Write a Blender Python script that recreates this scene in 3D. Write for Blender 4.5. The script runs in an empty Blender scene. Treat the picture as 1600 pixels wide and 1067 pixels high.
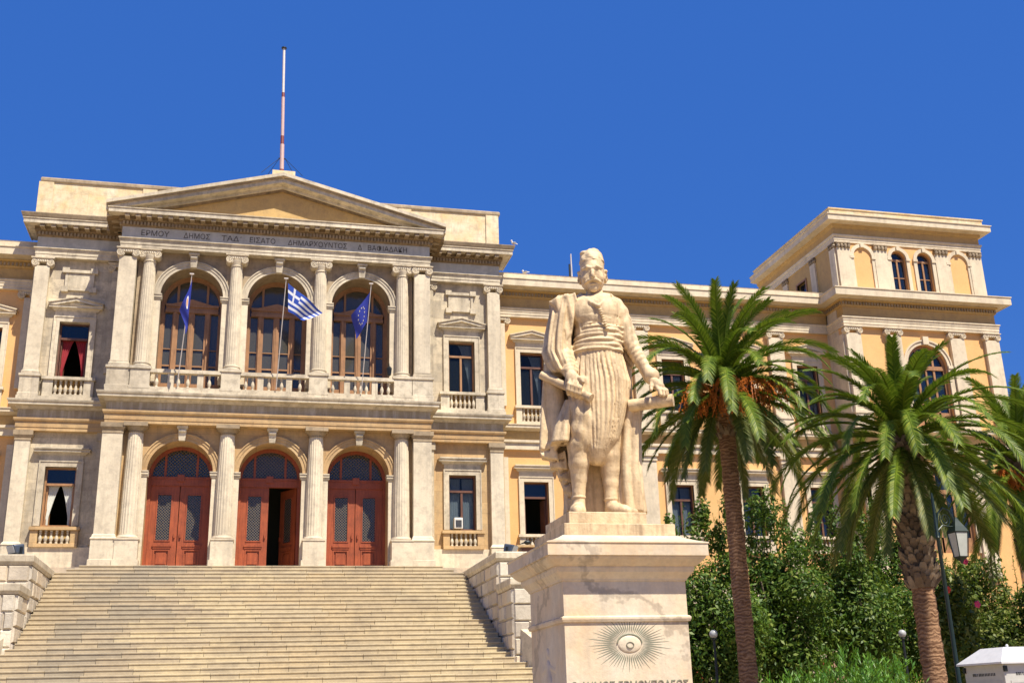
import bpy, bmesh, math, random
import numpy as np
from mathutils import Vector, Matrix
R=math.radians; PI=math.pi
SC=bpy.context.scene
COL=SC.collection
# ---------------------------------------------------------------- camera
cd=bpy.data.cameras.new('camera'); cam=bpy.data.objects.new('camera',cd); COL.objects.link(cam)
cd.sensor_width=36; cd.lens=1729.57/1600*36; cd.clip_start=.1; cd.clip_end=3000
_p,_y,_r=R(18.282),R(14.004),R(-1.629)
_f=Vector((math.sin(_y)*math.cos(_p),math.cos(_y)*math.cos(_p),math.sin(_p)))
_h=Vector((math.cos(_y),-math.sin(_y),0)); _u=_h.cross(_f)
_h2=math.cos(_r)*_h+math.sin(_r)*_u; _u2=-math.sin(_r)*_h+math.cos(_r)*_u
cam.matrix_world=Matrix.Translation((-1.142,-48.274,-5.843))@Matrix((_h2,_u2,-_f)).transposed().to_4x4()
SC.camera=cam
# ---------------------------------------------------------------- sky and sun
SUN=Vector((.50,-1.0,1.86)).normalized()
w=bpy.data.worlds.new('World'); SC.world=w; w.use_nodes=True
nt=w.node_tree; bg=nt.nodes['Background']
sk=nt.nodes.new('ShaderNodeTexSky'); sk.sky_type='NISHITA'; sk.sun_disc=False
sk.sun_elevation=math.asin(SUN.z); sk.sun_rotation=math.atan2(SUN.x,SUN.y); sk.altitude=0; sk.air_density=1.0; sk.dust_density=.3; sk.ozone_density=3.0
hs=nt.nodes.new('ShaderNodeHueSaturation'); hs.inputs['Hue'].default_value=.512; hs.inputs['Saturation'].default_value=1.4; hs.inputs['Value'].default_value=1.0
nt.links.new(sk.outputs[0],hs.inputs['Color']); mx=nt.nodes.new('ShaderNodeMix'); mx.data_type='RGBA'; mx.inputs[0].default_value=.72; mx.inputs[7].default_value=(.38,1.26,4.6,1)
nt.links.new(hs.outputs[0],mx.inputs[6]); nt.links.new(mx.outputs[2],bg.inputs[0]); bg.inputs[1].default_value=.08
ld=bpy.data.lights.new('sun','SUN'); ld.energy=5.0; ld.angle=R(.53); ld.color=(1,.92,.78)
lo=bpy.data.objects.new('sun',ld); COL.objects.link(lo); lo.rotation_euler=SUN.to_track_quat('Z','Y').to_euler()
SC.view_settings.view_transform='Standard'; SC.view_settings.look='None'; SC.view_settings.exposure=.74; SC.view_settings.gamma=1
# ---------------------------------------------------------------- helpers
class MB:
    def __init__(s): s.v=[]; s.f=[]; s.uv=None
    def add(s,v,f):
        n=len(s.v); s.v+= [tuple(map(float,p)) for p in v]; s.f+=[tuple(i+n for i in q) for q in f]; return s
    def box(s,x0,x1,y0,y1,z0,z1):
        return s.add([(x0,y0,z0),(x1,y0,z0),(x1,y1,z0),(x0,y1,z0),(x0,y0,z1),(x1,y0,z1),(x1,y1,z1),(x0,y1,z1)],
            [(0,3,2,1),(4,5,6,7),(0,1,5,4),(1,2,6,5),(2,3,7,6),(3,0,4,7)])
    def hexa(s,a): return s.add(a,[(0,3,2,1),(4,5,6,7),(0,1,5,4),(1,2,6,5),(2,3,7,6),(3,0,4,7)])
    def prismy(s,poly,y0,y1):   # polygon in x,z (counter-clockwise seen from -y) extruded along y
        n=len(poly); v=[(x,y0,z) for x,z in poly]+[(x,y1,z) for x,z in poly]
        return s.add(v,[tuple(range(n)),tuple(range(2*n-1,n-1,-1))]+[(i,n+i,n+(i+1)%n,(i+1)%n) for i in range(n)])
    def lathe(s,prof,c=(0,0,0),n=16,cap=True,sq=0):
        v=[];f=[];m=len(prof)
        for r,z in prof:
            for k in range(n):
                a=2*PI*(k+.5)/n; v.append((c[0]+r*math.cos(a),c[1]+r*math.sin(a),c[2]+z))
        for j in range(m-1):
            for k in range(n): f.append((j*n+k,j*n+(k+1)%n,(j+1)*n+(k+1)%n,(j+1)*n+k))
        if cap: f.append(tuple(range(n-1,-1,-1))); f.append(tuple((m-1)*n+k for k in range(n)))
        return s.add(v,f)
    def tube(s,pts,rad,n=8,cap=True):
        pts=[Vector(p) for p in pts]; v=[];f=[];up=None
        rs=rad if hasattr(rad,'__len__') else [rad]*len(pts)
        for i,p in enumerate(pts):
            t=(pts[min(i+1,len(pts)-1)]-pts[max(i-1,0)]).normalized()
            if up is None: up=t.orthogonal().normalized()
            up=(up-t*up.dot(t)).normalized(); b=t.cross(up)
            for k in range(n):
                a=2*PI*k/n; v.append(p+(up*math.cos(a)+b*math.sin(a))*rs[i])
        for j in range(len(pts)-1):
            for k in range(n): f.append((j*n+k,j*n+(k+1)%n,(j+1)*n+(k+1)%n,(j+1)*n+k))
        if cap: f.append(tuple(range(n-1,-1,-1))); f.append(tuple((len(pts)-1)*n+k for k in range(n)))
        return s.add(v,f)
    def sweep(s,path,prof,closed=False):  # profile (out,z) along plan path, outward = right of travel
        n=len(path); ds=[]
        m=n if closed else n-1
        for i in range(m):
            a,b=path[i],path[(i+1)%n]; d=Vector((b[0]-a[0],b[1]-a[1])).normalized(); ds.append(Vector((d.y,-d.x)))
        v=[]; k=len(prof)
        for i in range(n):
            if closed: n1,n2=ds[i-1],ds[i]
            else: n1,n2=ds[max(i-1,0)],ds[min(i,m-1)]
            mt=(n1+n2)/(1+n1.dot(n2))
            for o,z in prof: v.append((path[i][0]+mt.x*o,path[i][1]+mt.y*o,z))
        f=[]
        for i in range(m):
            j=(i+1)%n
            for q in range(k-1): f.append((i*k+q,j*k+q,j*k+q+1,i*k+q+1))
        if not closed: f.append(tuple(range(k))[::-1]); f.append(tuple((n-1)*k+q for q in range(k)))
        return s.add(v,f)
    def sphere(s,c,r,n=10,sx=1,sy=1,sz=1):
        v=[];f=[]
        for j in range(n+1):
            t=PI*j/n
            for k in range(2*n):
                a=PI*k/n; v.append((c[0]+r*sx*math.sin(t)*math.cos(a),c[1]+r*sy*math.sin(t)*math.sin(a),c[2]-r*sz*math.cos(t)))
        for j in range(n):
            for k in range(2*n): f.append((j*2*n+k,j*2*n+(k+1)%(2*n),(j+1)*2*n+(k+1)%(2*n),(j+1)*2*n+k))
        return s.add(v,f)
    def mesh(s,name,mat,smooth=False):
        me=bpy.data.meshes.new(name); me.from_pydata(s.v,[],s.f)
        if s.uv is not None:
            pass
        me.validate(); me.update()
        if mat: me.materials.append(mat)
        if smooth:
            me.polygons.foreach_set('use_smooth',[True]*len(me.polygons))
            if smooth!='all': 
                try: me.set_sharp_from_angle(angle=R(smooth if smooth is not True else 35))
                except Exception: pass
        return me
    def obj(s,name,mat,parent=None,smooth=False,loc=None,bevel=0):
        o=bpy.data.objects.new(name,s.mesh(name,mat,smooth)); COL.objects.link(o)
        if parent: o.parent=parent
        if loc: o.location=loc
        if bevel:
            b=o.modifiers.new('bevel','BEVEL'); b.width=bevel; b.segments=2; b.limit_method='ANGLE'; b.angle_limit=R(40)
        return o
def empty(name,loc=(0,0,0),rz=0,parent=None):
    o=bpy.data.objects.new(name,None); COL.objects.link(o); o.location=loc; o.rotation_euler.z=rz
    if parent: o.parent=parent
    return o
def tag(o,label=None,cat=None,group=None,kind=None):
    for k,x in (('label',label),('category',cat),('group',group),('kind',kind)):
        if x: o[k]=x
    return o
def inst(src,parent=None,loc=None,rz=None,sc=None):
    c=src.copy(); COL.objects.link(c)
    if parent is not None: c.parent=parent
    if loc is not None: c.location=loc
    if rz is not None: c.rotation_euler.z=rz
    if sc is not None: c.scale=sc
    for ch in list(src.children): 
        d=ch.copy(); COL.objects.link(d); d.parent=c
    return c
# ---------------------------------------------------------------- materials
def lin(r,g,b): return tuple(((c/255/12.92) if c/255<=.04045 else ((c/255+.055)/1.055)**2.4) for c in (r,g,b))
class NT:
    def __init__(s,name):
        s.m=bpy.data.materials.new(name); s.m.use_nodes=True; s.t=s.m.node_tree; s.b=s.t.nodes['Principled BSDF']
        s.geo=s.t.nodes.new('ShaderNodeNewGeometry'); s.sep=s.t.nodes.new('ShaderNodeSeparateXYZ'); s.lk(s.geo.outputs['Position'],s.sep.inputs[0])
    def lk(s,a,b): s.t.links.new(a,b)
    def n(s,t,**k):
        x=s.t.nodes.new(t)
        for a,v in k.items(): setattr(x,a,v)
        return x
    def mapv(s,sc,loc=(0,0,0),src=None):
        m=s.n('ShaderNodeMapping'); m.inputs['Scale'].default_value=sc; m.inputs['Location'].default_value=loc
        s.lk(src or s.geo.outputs['Position'],m.inputs[0]); return m.outputs[0]
    def noise(s,scale=1,detail=5,rough=.6,vec=None,dist=0):
        x=s.n('ShaderNodeTexNoise'); x.inputs['Scale'].default_value=scale; x.inputs['Detail'].default_value=detail; x.inputs['Roughness'].default_value=rough; x.inputs['Distortion'].default_value=dist
        s.lk(vec or s.geo.outputs['Position'],x.inputs['Vector']); return x.outputs[0]
    def ramp(s,fac,stops):
        x=s.n('ShaderNodeValToRGB'); e=x.color_ramp.elements
        while len(e)<len(stops): e.new(.5)
        for q,(p,c) in zip(e,stops): q.position=p; q.color=(c,c,c,1) if not hasattr(c,'__len__') else tuple(c)+(1,)
        s.lk(fac,x.inputs[0]); return x.outputs[0]
    def mix(s,fac,a,b,mode='MIX'):
        x=s.n('ShaderNodeMix',data_type='RGBA',blend_type=mode)
        for inp,v in ((x.inputs[0],fac),(x.inputs[6],a),(x.inputs[7],b)):
            if isinstance(v,(int,float)): inp.default_value=v
            elif hasattr(v,'__len__') and not hasattr(v,'is_linked'): inp.default_value=tuple(v)+(1,)
            else: s.lk(v,inp)
        return x.outputs[2]
    def math(s,op,a,b=0,c=None):
        x=s.n('ShaderNodeMath',operation=op)
        for i,v in enumerate((a,b) if c is None else (a,b,c)):
            if isinstance(v,(int,float)): x.inputs[i].default_value=v
            else: s.lk(v,x.inputs[i])
        return x.outputs[0]
    def out(s,col,rough=.6,bump=None,bs=.3,bd=.02,metal=0,spec=.5):
        for inp,v in ((s.b.inputs['Base Color'],col),(s.b.inputs['Roughness'],rough)):
            if isinstance(v,(int,float)): inp.default_value=v
            elif hasattr(v,'__len__') and not hasattr(v,'is_linked'): inp.default_value=tuple(v)+(1,)
            else: s.lk(v,inp)
        s.b.inputs['Metallic'].default_value=metal; s.b.inputs['Specular IOR Level'].default_value=spec
        if bump is not None:
            x=s.n('ShaderNodeBump'); x.inputs['Strength'].default_value=bs; x.inputs['Distance'].default_value=bd
            s.lk(bump,x.inputs['Height']); s.lk(x.outputs[0],s.b.inputs['Normal'])
        return s.m
AL=.94
def stone(name,c,c2,stain,blk=None,st=.5,streak=.35,rough=.6,mort=.55,bs=.25,vein=0,seed=0,bv=.35,s2=3.2,k=1):
    c,c2,stain=[tuple(q*AL for q in v) for v in (c,c2,stain)]; t=NT(name); off=(seed*3.7,seed*1.3,seed*2.1)
    n1=t.noise(.55,6,.6,t.mapv((k,k,k),off)); n2=t.noise(s2,6,.65,t.mapv((1,1,1),off)); n3=t.noise(14,4,.6)
    col=t.mix(t.ramp(n1,[(.3,0),(.7,1)]),c,c2)
    if blk:
        w,h,off_=blk
        cx=t.n('ShaderNodeCombineXYZ'); t.lk(t.math('ADD',t.sep.outputs[0],t.math('MULTIPLY',t.sep.outputs[1],.83)),cx.inputs[0]); t.lk(t.sep.outputs[2],cx.inputs[1])
        br=t.n('ShaderNodeTexBrick'); br.offset=.5; br.inputs['Scale'].default_value=1; br.inputs['Brick Width'].default_value=w; br.inputs['Row Height'].default_value=h
        br.inputs['Mortar Size'].default_value=.011; br.inputs['Mortar Smooth'].default_value=.2; br.inputs['Bias'].default_value=0
        br.inputs['Color1'].default_value=(1,1,1,1); br.inputs['Color2'].default_value=(1-bv,1-bv,1-bv*.95,1); br.inputs['Mortar'].default_value=(mort,mort*.93,mort*.85,1)
        mp=t.n('ShaderNodeMapping'); mp.inputs['Location'].default_value=(off_,off_*.7,0); t.lk(cx.outputs[0],mp.inputs[0]); t.lk(mp.outputs[0],br.inputs['Vector'])
        col=t.mix(.62,col,br.outputs['Color'],'MULTIPLY')
    vs=t.noise(1.0,5,.65,t.mapv((2.4*k,2.4*k,.22*k),off)); 
    fs=t.math('MULTIPLY',t.ramp(vs,[(.47,0),(.72,1)]),streak)
    col=t.mix(fs,col,stain)
    fb=t.math('MULTIPLY',t.ramp(n2,[(.47,0),(.66,1)]),st*.8)
    col=t.mix(fb,col,stain)
    if vein:
        wv=t.n('ShaderNodeTexWave',wave_type='BANDS',bands_direction='DIAGONAL'); wv.inputs['Scale'].default_value=.28; wv.inputs['Distortion'].default_value=7; wv.inputs['Detail'].default_value=6; wv.inputs['Detail Scale'].default_value=1.1; wv.inputs['Detail Roughness'].default_value=.7
        t.lk(t.mapv((1,1,1),off),wv.inputs['Vector'])
        col=t.mix(t.math('MULTIPLY',t.ramp(wv.outputs['Fac'],[(.955,0),(.998,1)]),vein),col,(.2,.16,.12))
    col=t.mix(.3,col,t.ramp(n3,[(.3,.62),(.7,1.0)]),'MULTIPLY')
    return t.out(col,rough,t.math('ADD',n3,n2),bs,.02,spec=.35)
CR=(.70,.56,.38); CR2=(.60,.47,.31); GR=(.30,.25,.19)
M={}
M['marble']=stone('marble_ashlar',(.78,.67,.475),(.55,.455,.32),(.25,.215,.165),blk=(1.15,.46,.2),st=.7,streak=.6,bv=.5)
M['column']=stone('marble_column',(.80,.695,.51),(.63,.535,.385),(.34,.29,.22),st=.5,streak=.5,seed=3)
M['trim']=stone('marble_trim',(.82,.72,.54),(.59,.50,.355),(.24,.20,.145),st=.6,streak=.5,seed=5,blk=(1.9,9,.4))
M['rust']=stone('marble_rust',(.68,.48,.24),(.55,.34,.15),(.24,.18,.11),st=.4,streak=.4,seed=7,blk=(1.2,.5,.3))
M['cornice']=stone('marble_cornice_shaded',(.34,.235,.12),(.25,.165,.08),(.08,.06,.035),st=.8,streak=.5,seed=9)  # brown stain; base tone lowered to paint in shade under the cornice
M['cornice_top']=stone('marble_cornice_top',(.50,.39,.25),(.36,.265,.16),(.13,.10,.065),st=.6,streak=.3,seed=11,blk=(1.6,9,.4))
M['frieze']=stone('marble_grey',(.52,.50,.44),(.42,.40,.34),(.70,.66,.57),st=.5,streak=.55,seed=13)
M['frieze_low']=stone('marble_frieze_low',(.44,.36,.23),(.34,.27,.17),(.70,.63,.50),st=.15,streak=.75,seed=14,k=1.6)
M['attic']=stone('plaster_attic',(.82,.73,.52),(.80,.57,.27),(.40,.31,.20),st=.65,streak=.3,k=2.5,seed=15,blk=(1.6,.75,.1),mort=.8,bv=.1)
M['steps']=stone('marble_steps',(.70,.55,.35),(.60,.46,.30),(.36,.29,.21),st=.75,streak=.0,seed=17,blk=(1.7,.225,.0),mort=.55,bv=.22,bs=.4)
M['step_stone']=stone('stone_step_worn',(.70,.56,.37),(.58,.45,.31),(.34,.28,.21),st=.8,streak=.0,seed=21,bs=.4)
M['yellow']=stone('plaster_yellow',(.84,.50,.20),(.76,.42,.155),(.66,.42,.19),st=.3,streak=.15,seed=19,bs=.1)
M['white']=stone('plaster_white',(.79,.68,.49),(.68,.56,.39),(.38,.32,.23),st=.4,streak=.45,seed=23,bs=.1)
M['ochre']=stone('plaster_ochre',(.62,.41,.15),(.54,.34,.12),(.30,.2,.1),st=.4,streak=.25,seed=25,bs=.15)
M['rustic']=stone('stone_rusticated',(.56,.48,.38),(.44,.37,.29),(.24,.21,.18),st=.7,streak=.1,seed=27,bs=.8)
M['statue']=stone('marble_statue',(.83,.65,.40),(.70,.51,.29),(.28,.19,.11),st=.45,streak=.75,seed=29,bs=.45,s2=4.5,k=3.2)
M['pedestal']=stone('marble_pedestal',(.80,.71,.55),(.74,.55,.34),(.42,.37,.30),st=.3,streak=.35,vein=.45,seed=31,rough=.45,k=2)
def wood(name,c,c2,rough=.5):
    t=NT(name); a=t.noise(1,6,.7,t.mapv((14,14,1.1))); b=t.noise(2.2,5,.7)
    col=t.mix(t.ramp(a,[(.3,0),(.7,1)]),c,c2); col=t.mix(t.math('MULTIPLY',t.ramp(b,[(.42,0),(.75,1)]),.7),col,tuple(x*.38 for x in c))
    return t.out(col,rough,a,.25,.01)
M['red_wood']=wood('wood_red_brown',(.40,.095,.03),(.22,.045,.016))
M['oak_wood']=wood('wood_varnished',(.42,.22,.10),(.28,.14,.06))
M['brown_wood']=wood('wood_dark_brown',(.16,.07,.04),(.12,.05,.03))
M['pink_wood']=wood('wood_faded',(.46,.28,.2),(.4,.24,.17))
def plain(name,c,rough=.5,metal=0,spec=.5,var=.15):
    t=NT(name); a=t.noise(6,4,.6); return t.out(t.mix(t.ramp(a,[(.3,0),(.7,1)]),c,tuple(x*(1-var) for x in c)),rough,a,.1,.01,metal,spec)
M['room_shade']=plain('interior_shade_tone',(.030,.034,.018),.9)  # near-black colour stands in for the darkness of unlit rooms
def glass(name,tint,tr,rough=.04):
    m=bpy.data.materials.new(name); m.use_nodes=True; t=m.node_tree; t.nodes.clear()
    o=t.nodes.new('ShaderNodeOutputMaterial'); mx=t.nodes.new('ShaderNodeMixShader'); a=t.nodes.new('ShaderNodeBsdfTransparent'); b=t.nodes.new('ShaderNodeBsdfPrincipled')
    a.inputs[0].default_value=(.75,.8,.85,1); b.inputs['Base Color'].default_value=tuple(tint)+(1,); b.inputs['Roughness'].default_value=rough; b.inputs['Specular IOR Level'].default_value=.9
    nz=t.nodes.new('ShaderNodeTexNoise'); nz.inputs['Scale'].default_value=.9; bp=t.nodes.new('ShaderNodeBump'); bp.inputs['Strength'].default_value=.06; bp.inputs['Distance'].default_value=.05
    t.links.new(nz.outputs[0],bp.inputs['Height']); t.links.new(bp.outputs[0],b.inputs['Normal'])
    mx.inputs[0].default_value=tr; t.links.new(a.outputs[0],mx.inputs[1]); t.links.new(b.outputs[0],mx.inputs[2]); t.links.new(mx.outputs[0],o.inputs[0]); return m
M['glass']=glass('window_glass',(.012,.022,.045),.55)
M['glass_grey']=glass('window_glass_dull',(.085,.08,.065),.72,.12)
M['glass_clear']=glass('window_glass_clear',(.03,.04,.05),.22)
M['glass_blue']=glass('fanlight_glass',(.02,.035,.075),.8)
M['iron']=plain('iron_dark',(.03,.035,.035),.45,.6)
M['green_iron']=plain('iron_green_paint',(.012,.026,.02),.4,.2)
M['curtain_white']=plain('curtain_white',(.62,.62,.56),.9)
M['curtain_red']=plain('curtain_red',(.30,.02,.03),.9)
M['letter']=plain('letter_paint',(.10,.085,.065),.8)
# ================================================================ TOWN HALL
hall=tag(empty('town_hall',(0,0,0)),'cream marble town hall with pillared portico, yellow wings and a square corner tower','building')
HP=hall
def arch_wall(mb,x0,x1,z0,z1,y0,y1,ops,seg=24):
    x=x0
    for cx,h,zb,zs,arch in sorted(ops):
        if cx-h>x: mb.box(x,cx-h,y0,y1,z0,z1)
        if zb>z0: mb.box(cx-h,cx+h,y0,y1,z0,zb)
        if arch:
            for i in range(seg):
                a,b=PI-PI*i/seg,PI-PI*(i+1)/seg
                xa,za=cx+h*math.cos(a),zs+h*math.sin(a); xb,zc=cx+h*math.cos(b),zs+h*math.sin(b)
                mb.hexa([(xa,y0,za),(xb,y0,zc),(xb,y1,zc),(xa,y1,za),(xa,y0,z1),(xb,y0,z1),(xb,y1,z1),(xa,y1,z1)])
        else: mb.box(cx-h,cx+h,y0,y1,zs,z1)
        x=cx+h
    if x<x1: mb.box(x,x1,y0,y1,z0,z1)
    return mb
def ring(mb,cx,zs,r0,r1,y0,y1,seg=28,a0=0,a1=PI):
    for i in range(seg):
        a,b=a0+(a1-a0)*i/seg,a0+(a1-a0)*(i+1)/seg
        P=[(cx+r*math.cos(t),zs+r*math.sin(t)) for r,t in ((r0,a),(r1,a),(r1,b),(r0,b))]
        mb.hexa([(P[0][0],y0,P[0][1]),(P[0][0],y1,P[0][1]),(P[3][0],y1,P[3][1]),(P[3][0],y0,P[3][1]),(P[1][0],y0,P[1][1]),(P[1][0],y1,P[1][1]),(P[2][0],y1,P[2][1]),(P[2][0],y0,P[2][1])])
    return mb
def band(name,path,prof,mat,parent=HP,closed=False,**k): return MB().sweep(path,prof,closed).obj(name,M[mat],parent,**k)
def teeth(mb,path,step,w,y_out,y_in,z0,z1):
    for a,b in zip(path[:-1],path[1:]):
        a,b=Vector(a),Vector(b); L=(b-a).length; d=(b-a)/L; nrm=Vector((d.y,-d.x)); n=max(1,int(L/step))
        for i in range(n):
            c=a+d*(L*(i+.5)/n); p=[c-d*w/2+nrm*y_in,c+d*w/2+nrm*y_in,c+d*w/2+nrm*y_out,c-d*w/2+nrm*y_out]
            q=[(v.x,v.y) for v in p]; mb.hexa([(x,y,z0) for x,y in q]+[(x,y,z1) for x,y in q])
    return mb
def spiral(mb,c,r,y0,y1,rad,sgn,turns=2.1,n=40):
    pts=[]
    for i in range(n+1):
        t=i/n; a=PI/2+sgn*t*turns*2*PI; rr=r*(1-t*.82); pts.append((c[0]+rr*math.cos(a),y0,c[2]+rr*math.sin(a)))
    mb.tube(pts,[rad*(1-.45*i/n) for i in range(n+1)],6)
def ionic(mb,w,h,dep,y):       # capital: width w, from z=0 up to h, front at y
    r=h*.40; cx=w/2-r
    mb.box(-w*.5+.02,w*.5-.02,y+.01,y+dep,h*.82,h)
    mb.box(-w*.5-.01,w*.5+.01,y-.03,y+dep+.02,h*.91,h+.002)
    mb.box(-cx,cx,y+.035,y+dep-.03,h*.5,h*.82)
    for s in (-1,1):
        pts=[(s*cx+r*math.cos(2*PI*k/20),h*.42+r*math.sin(2*PI*k/20)) for k in range(20)]
        mb.prismy(pts,y+.05,y+dep-.04)
        spiral(mb,(s*cx,0,h*.42),r*.9,y+.035,0,r*.2,-s)
        mb.sphere((s*cx,y+.03,h*.42),r*.2,5)
    for k in range(-2,3): mb.sphere((k*cx*.3,y+.03,h*.6),h*.1,5,sz=1.4)
def flute(rb,rt,h,n=20,ns=7,entasis=.015,sides=4):
    mb=MB(); v=[];f=[];m=n*sides
    for j in range(ns+1):
        t=j/ns; r=rb+(rt-rb)*t+entasis*math.sin(PI*t)
        for k in range(m):
            a=2*PI*k/m; ph=(k%sides)/sides; rr=r*(1-.055*math.sin(PI*ph))
            v.append((rr*math.cos(a),rr*math.sin(a),h*t))
    for j in range(ns):
        for k in range(m): f.append((j*m+k,j*m+(k+1)%m,(j+1)*m+(k+1)%m,(j+1)*m+k))
    f.append(tuple(ns*m+k for k in range(m))); return mb.add(v,f)
b=3.8; CX=[-5.7,-1.9,1.9,5.7]; YC=.28
# ---- lower order
pl=MB(); pl.box(-.52,.52,-.52,.5,0,.32); pl.box(-.46,.46,-.46,.5,.32,1.14); pl.box(-.49,.49,-.49,.5,1.14,1.2); pl.lathe([(.44,1.2),(.46,1.25),(.44,1.32),(.40,1.34),(.40,1.38)],n=24)
cap=MB(); cap.lathe([(.30,0),(.33,.02),(.33,.05),(.31,.06),(.33,.12),(.44,.22),(.45,.25)],n=24); cap.box(-.49,.49,-.49,.49,.25,.42)
me_sh=flute(.375,.31,4.36,20).mesh('column_lower',M['column'],30); me_pl=pl.mesh('pedestal',M['column'],30); me_cp=cap.mesh('capital',M['cornice_top'],30)
me_su=flute(.32,.26,4.82,20).mesh('column_upper',M['column'],30)
pu=MB(); pu.box(-.45,.45,-.47,.4,0,.12); pu.box(-.41,.41,-.43,.4,.12,.88); pu.box(-.46,.46,-.48,.4,.88,1.0); pu.lathe([(.40,1.0),(.42,1.03),(.42,1.08),(.37,1.11),(.36,1.15),(.385,1.17),(.385,1.21),(.34,1.24)],n=24)
me_pu=pu.mesh('pedestal',M['trim'],30)
cu=MB(); cu.lathe([(.27,-.12),(.29,-.1),(.27,-.08),(.27,0),(.33,.1),(.34,.2)],n=24); ionic(cu,1.0,.44,.66,-.33); me_cu=cu.mesh('capital',M['column'],35)
def mo(name,me,parent,loc=(0,0,0)):
    o=bpy.data.objects.new(name,me); COL.objects.link(o); o.parent=parent; o.location=loc; return o
for x in CX:
    c=mo('column',me_sh,HP,(x,YC,1.36)); mo('pedestal',me_pl,c,(0,0,-1.36)); mo('capital',me_cp,c,(0,0,4.33))
for x in CX:
    c=mo('column',me_su,HP,(x,YC,8.84)); mo('pedestal',me_pu,c,(0,0,-1.24)); mo('capital',me_cu,c,(0,0,4.83))
# corner piers of the portico
for s in (-1,1):
    xa,xb=sorted((s*6.2,s*7.02))
    pp=lambda z0,o:[(xa,1.95),(xa,0),(xb,0),(xb,1.95)]
    m=MB(); m.box(xa,xb,-.06,1.95,1.36,5.66); p=m.obj('corner_pier',M['column'],HP)
    path=[(xa,1.6),(xa,-.06),(xb,-.06),(xb,1.95)]
    band('pier_base',path,[(-.1,0),(.13,0),(.13,.32),(.08,.34),(.08,1.14),(.11,1.16),(.11,1.2),(.06,1.24),(.04,1.34),(0,1.38),(-.1,1.38)],'column',p)
    band('pier_capital',path,[(-.1,5.6),(.02,5.62),(.02,5.7),(.0,5.72),(.02,5.78),(.09,5.88),(.09,6.07),(-.1,6.07)],'cornice_top',p)
    m=MB(); m.box(xa+.04,xb-.04,-.02,1.95,8.8,13.7); p=m.obj('corner_pier',M['column'],HP)
    path=[(xa+.04,1.6),(xa+.04,-.02),(xb-.04,-.02),(xb-.04,1.95)]
    band('pier_base',path,[(-.1,7.6),(.14,7.6),(.14,7.72),(.1,7.74),(.1,8.46),(.15,8.5),(.15,8.6),(.06,8.62),(.07,8.72),(.02,8.76),(.03,8.84),(-.1,8.86)],'trim',p)
    m=MB(); ionic(m,1.0,.44,.5,-.12); m.obj('pier_capital',M['column'],p,35,loc=((xa+xb)/2,0,13.66))
# portico walls
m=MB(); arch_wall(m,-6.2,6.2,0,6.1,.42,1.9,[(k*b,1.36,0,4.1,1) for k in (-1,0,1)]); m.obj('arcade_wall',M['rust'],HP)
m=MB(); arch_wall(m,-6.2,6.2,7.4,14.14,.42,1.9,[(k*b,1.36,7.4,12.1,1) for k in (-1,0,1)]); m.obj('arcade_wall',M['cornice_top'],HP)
for k in (-1,0,1):
    for zs,zt,mt in ((4.1,5.96,'rust'),(12.1,14.0,'trim')):
        m=MB(); ring(m,k*b,zs,1.36,1.50,.36,.44); ring(m,k*b,zs,1.50,1.62,.33,.44); ring(m,k*b,zs,1.62,1.67,.29,.44); a=m.obj('archivolt',M[mt],HP,30)
        m=MB(); m.hexa([(k*b-.13,.2,zs+1.34),(k*b+.13,.2,zs+1.34),(k*b+.13,.43,zs+1.34),(k*b-.13,.43,zs+1.34),(k*b-.18,.12,zt),(k*b+.18,.12,zt),(k*b+.18,.43,zt),(k*b-.18,.43,zt)])
        m.box(k*b-.23,k*b+.23,.06,.43,zt,zt+.1); m.tube([(k*b-.14,.13,zt-.12),(k*b+.14,.13,zt-.12)],.07,8); m.obj('keystone',M['trim'],a)
        for s in (-1,1):
            xi=k*b+s*1.36; xa,xb=sorted((xi-s*.03,xi+s*.36))
            m=MB(); m.box(xa+(.0 if s<0 else .0),xb,.34,.44,(0 if zs<8 else 8.0),zs-.22); m.obj('impost_pilaster',M['column'],a)
            z=zs; xw=(k*b+s*1.28,xi+s*.40); xa,xb=min(xw),max(xw)
            m=MB(); m.box(xa,xb,.30,.62,z-.22,z-.14); m.box(xa-.03,xb+.0,.26,.64,z-.14,z-.03); m.box(xa-.05,xb,.23,.66,z-.03,z+.02); m.obj('impost',M['trim'],a)
# ---- fanlight doors
M['grille']=plain('grille_brass',(.22,.17,.09),.5,.3)
red=M['red_wood']
def lattice(mb,inside,x0,x1,z0,z1,step,y,th=.012):
    def seg(p,d,L):
        n=int(L/.02); on=None
        for i in range(n+1):
            q=(p[0]+d[0]*i*.02,p[1]+d[1]*i*.02); ok=inside(*q)
            if ok and on is None: on=q
            if (not ok or i==n) and on is not None:
                if abs(q[0]-on[0])>.04: 
                    nx,nz=-d[1]*th,d[0]*th; mb.hexa([(on[0]-nx,y,on[1]-nz),(q[0]-nx,y,q[1]-nz),(q[0]-nx,y+th,q[1]-nz),(on[0]-nx,y+th,on[1]-nz),(on[0]+nx,y,on[1]+nz),(q[0]+nx,y,q[1]+nz),(q[0]+nx,y+th,q[1]+nz),(on[0]+nx,y+th,on[1]+nz)])
                on=None
    H=z1-z0; W=x1-x0; k=math.sqrt(.5); 
    for i in range(int((W+H)/step)+1):
        seg((x0-H+i*step,z0),(k,k),H/k); seg((x0+i*step,z0),(-k,k),H/k)
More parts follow.
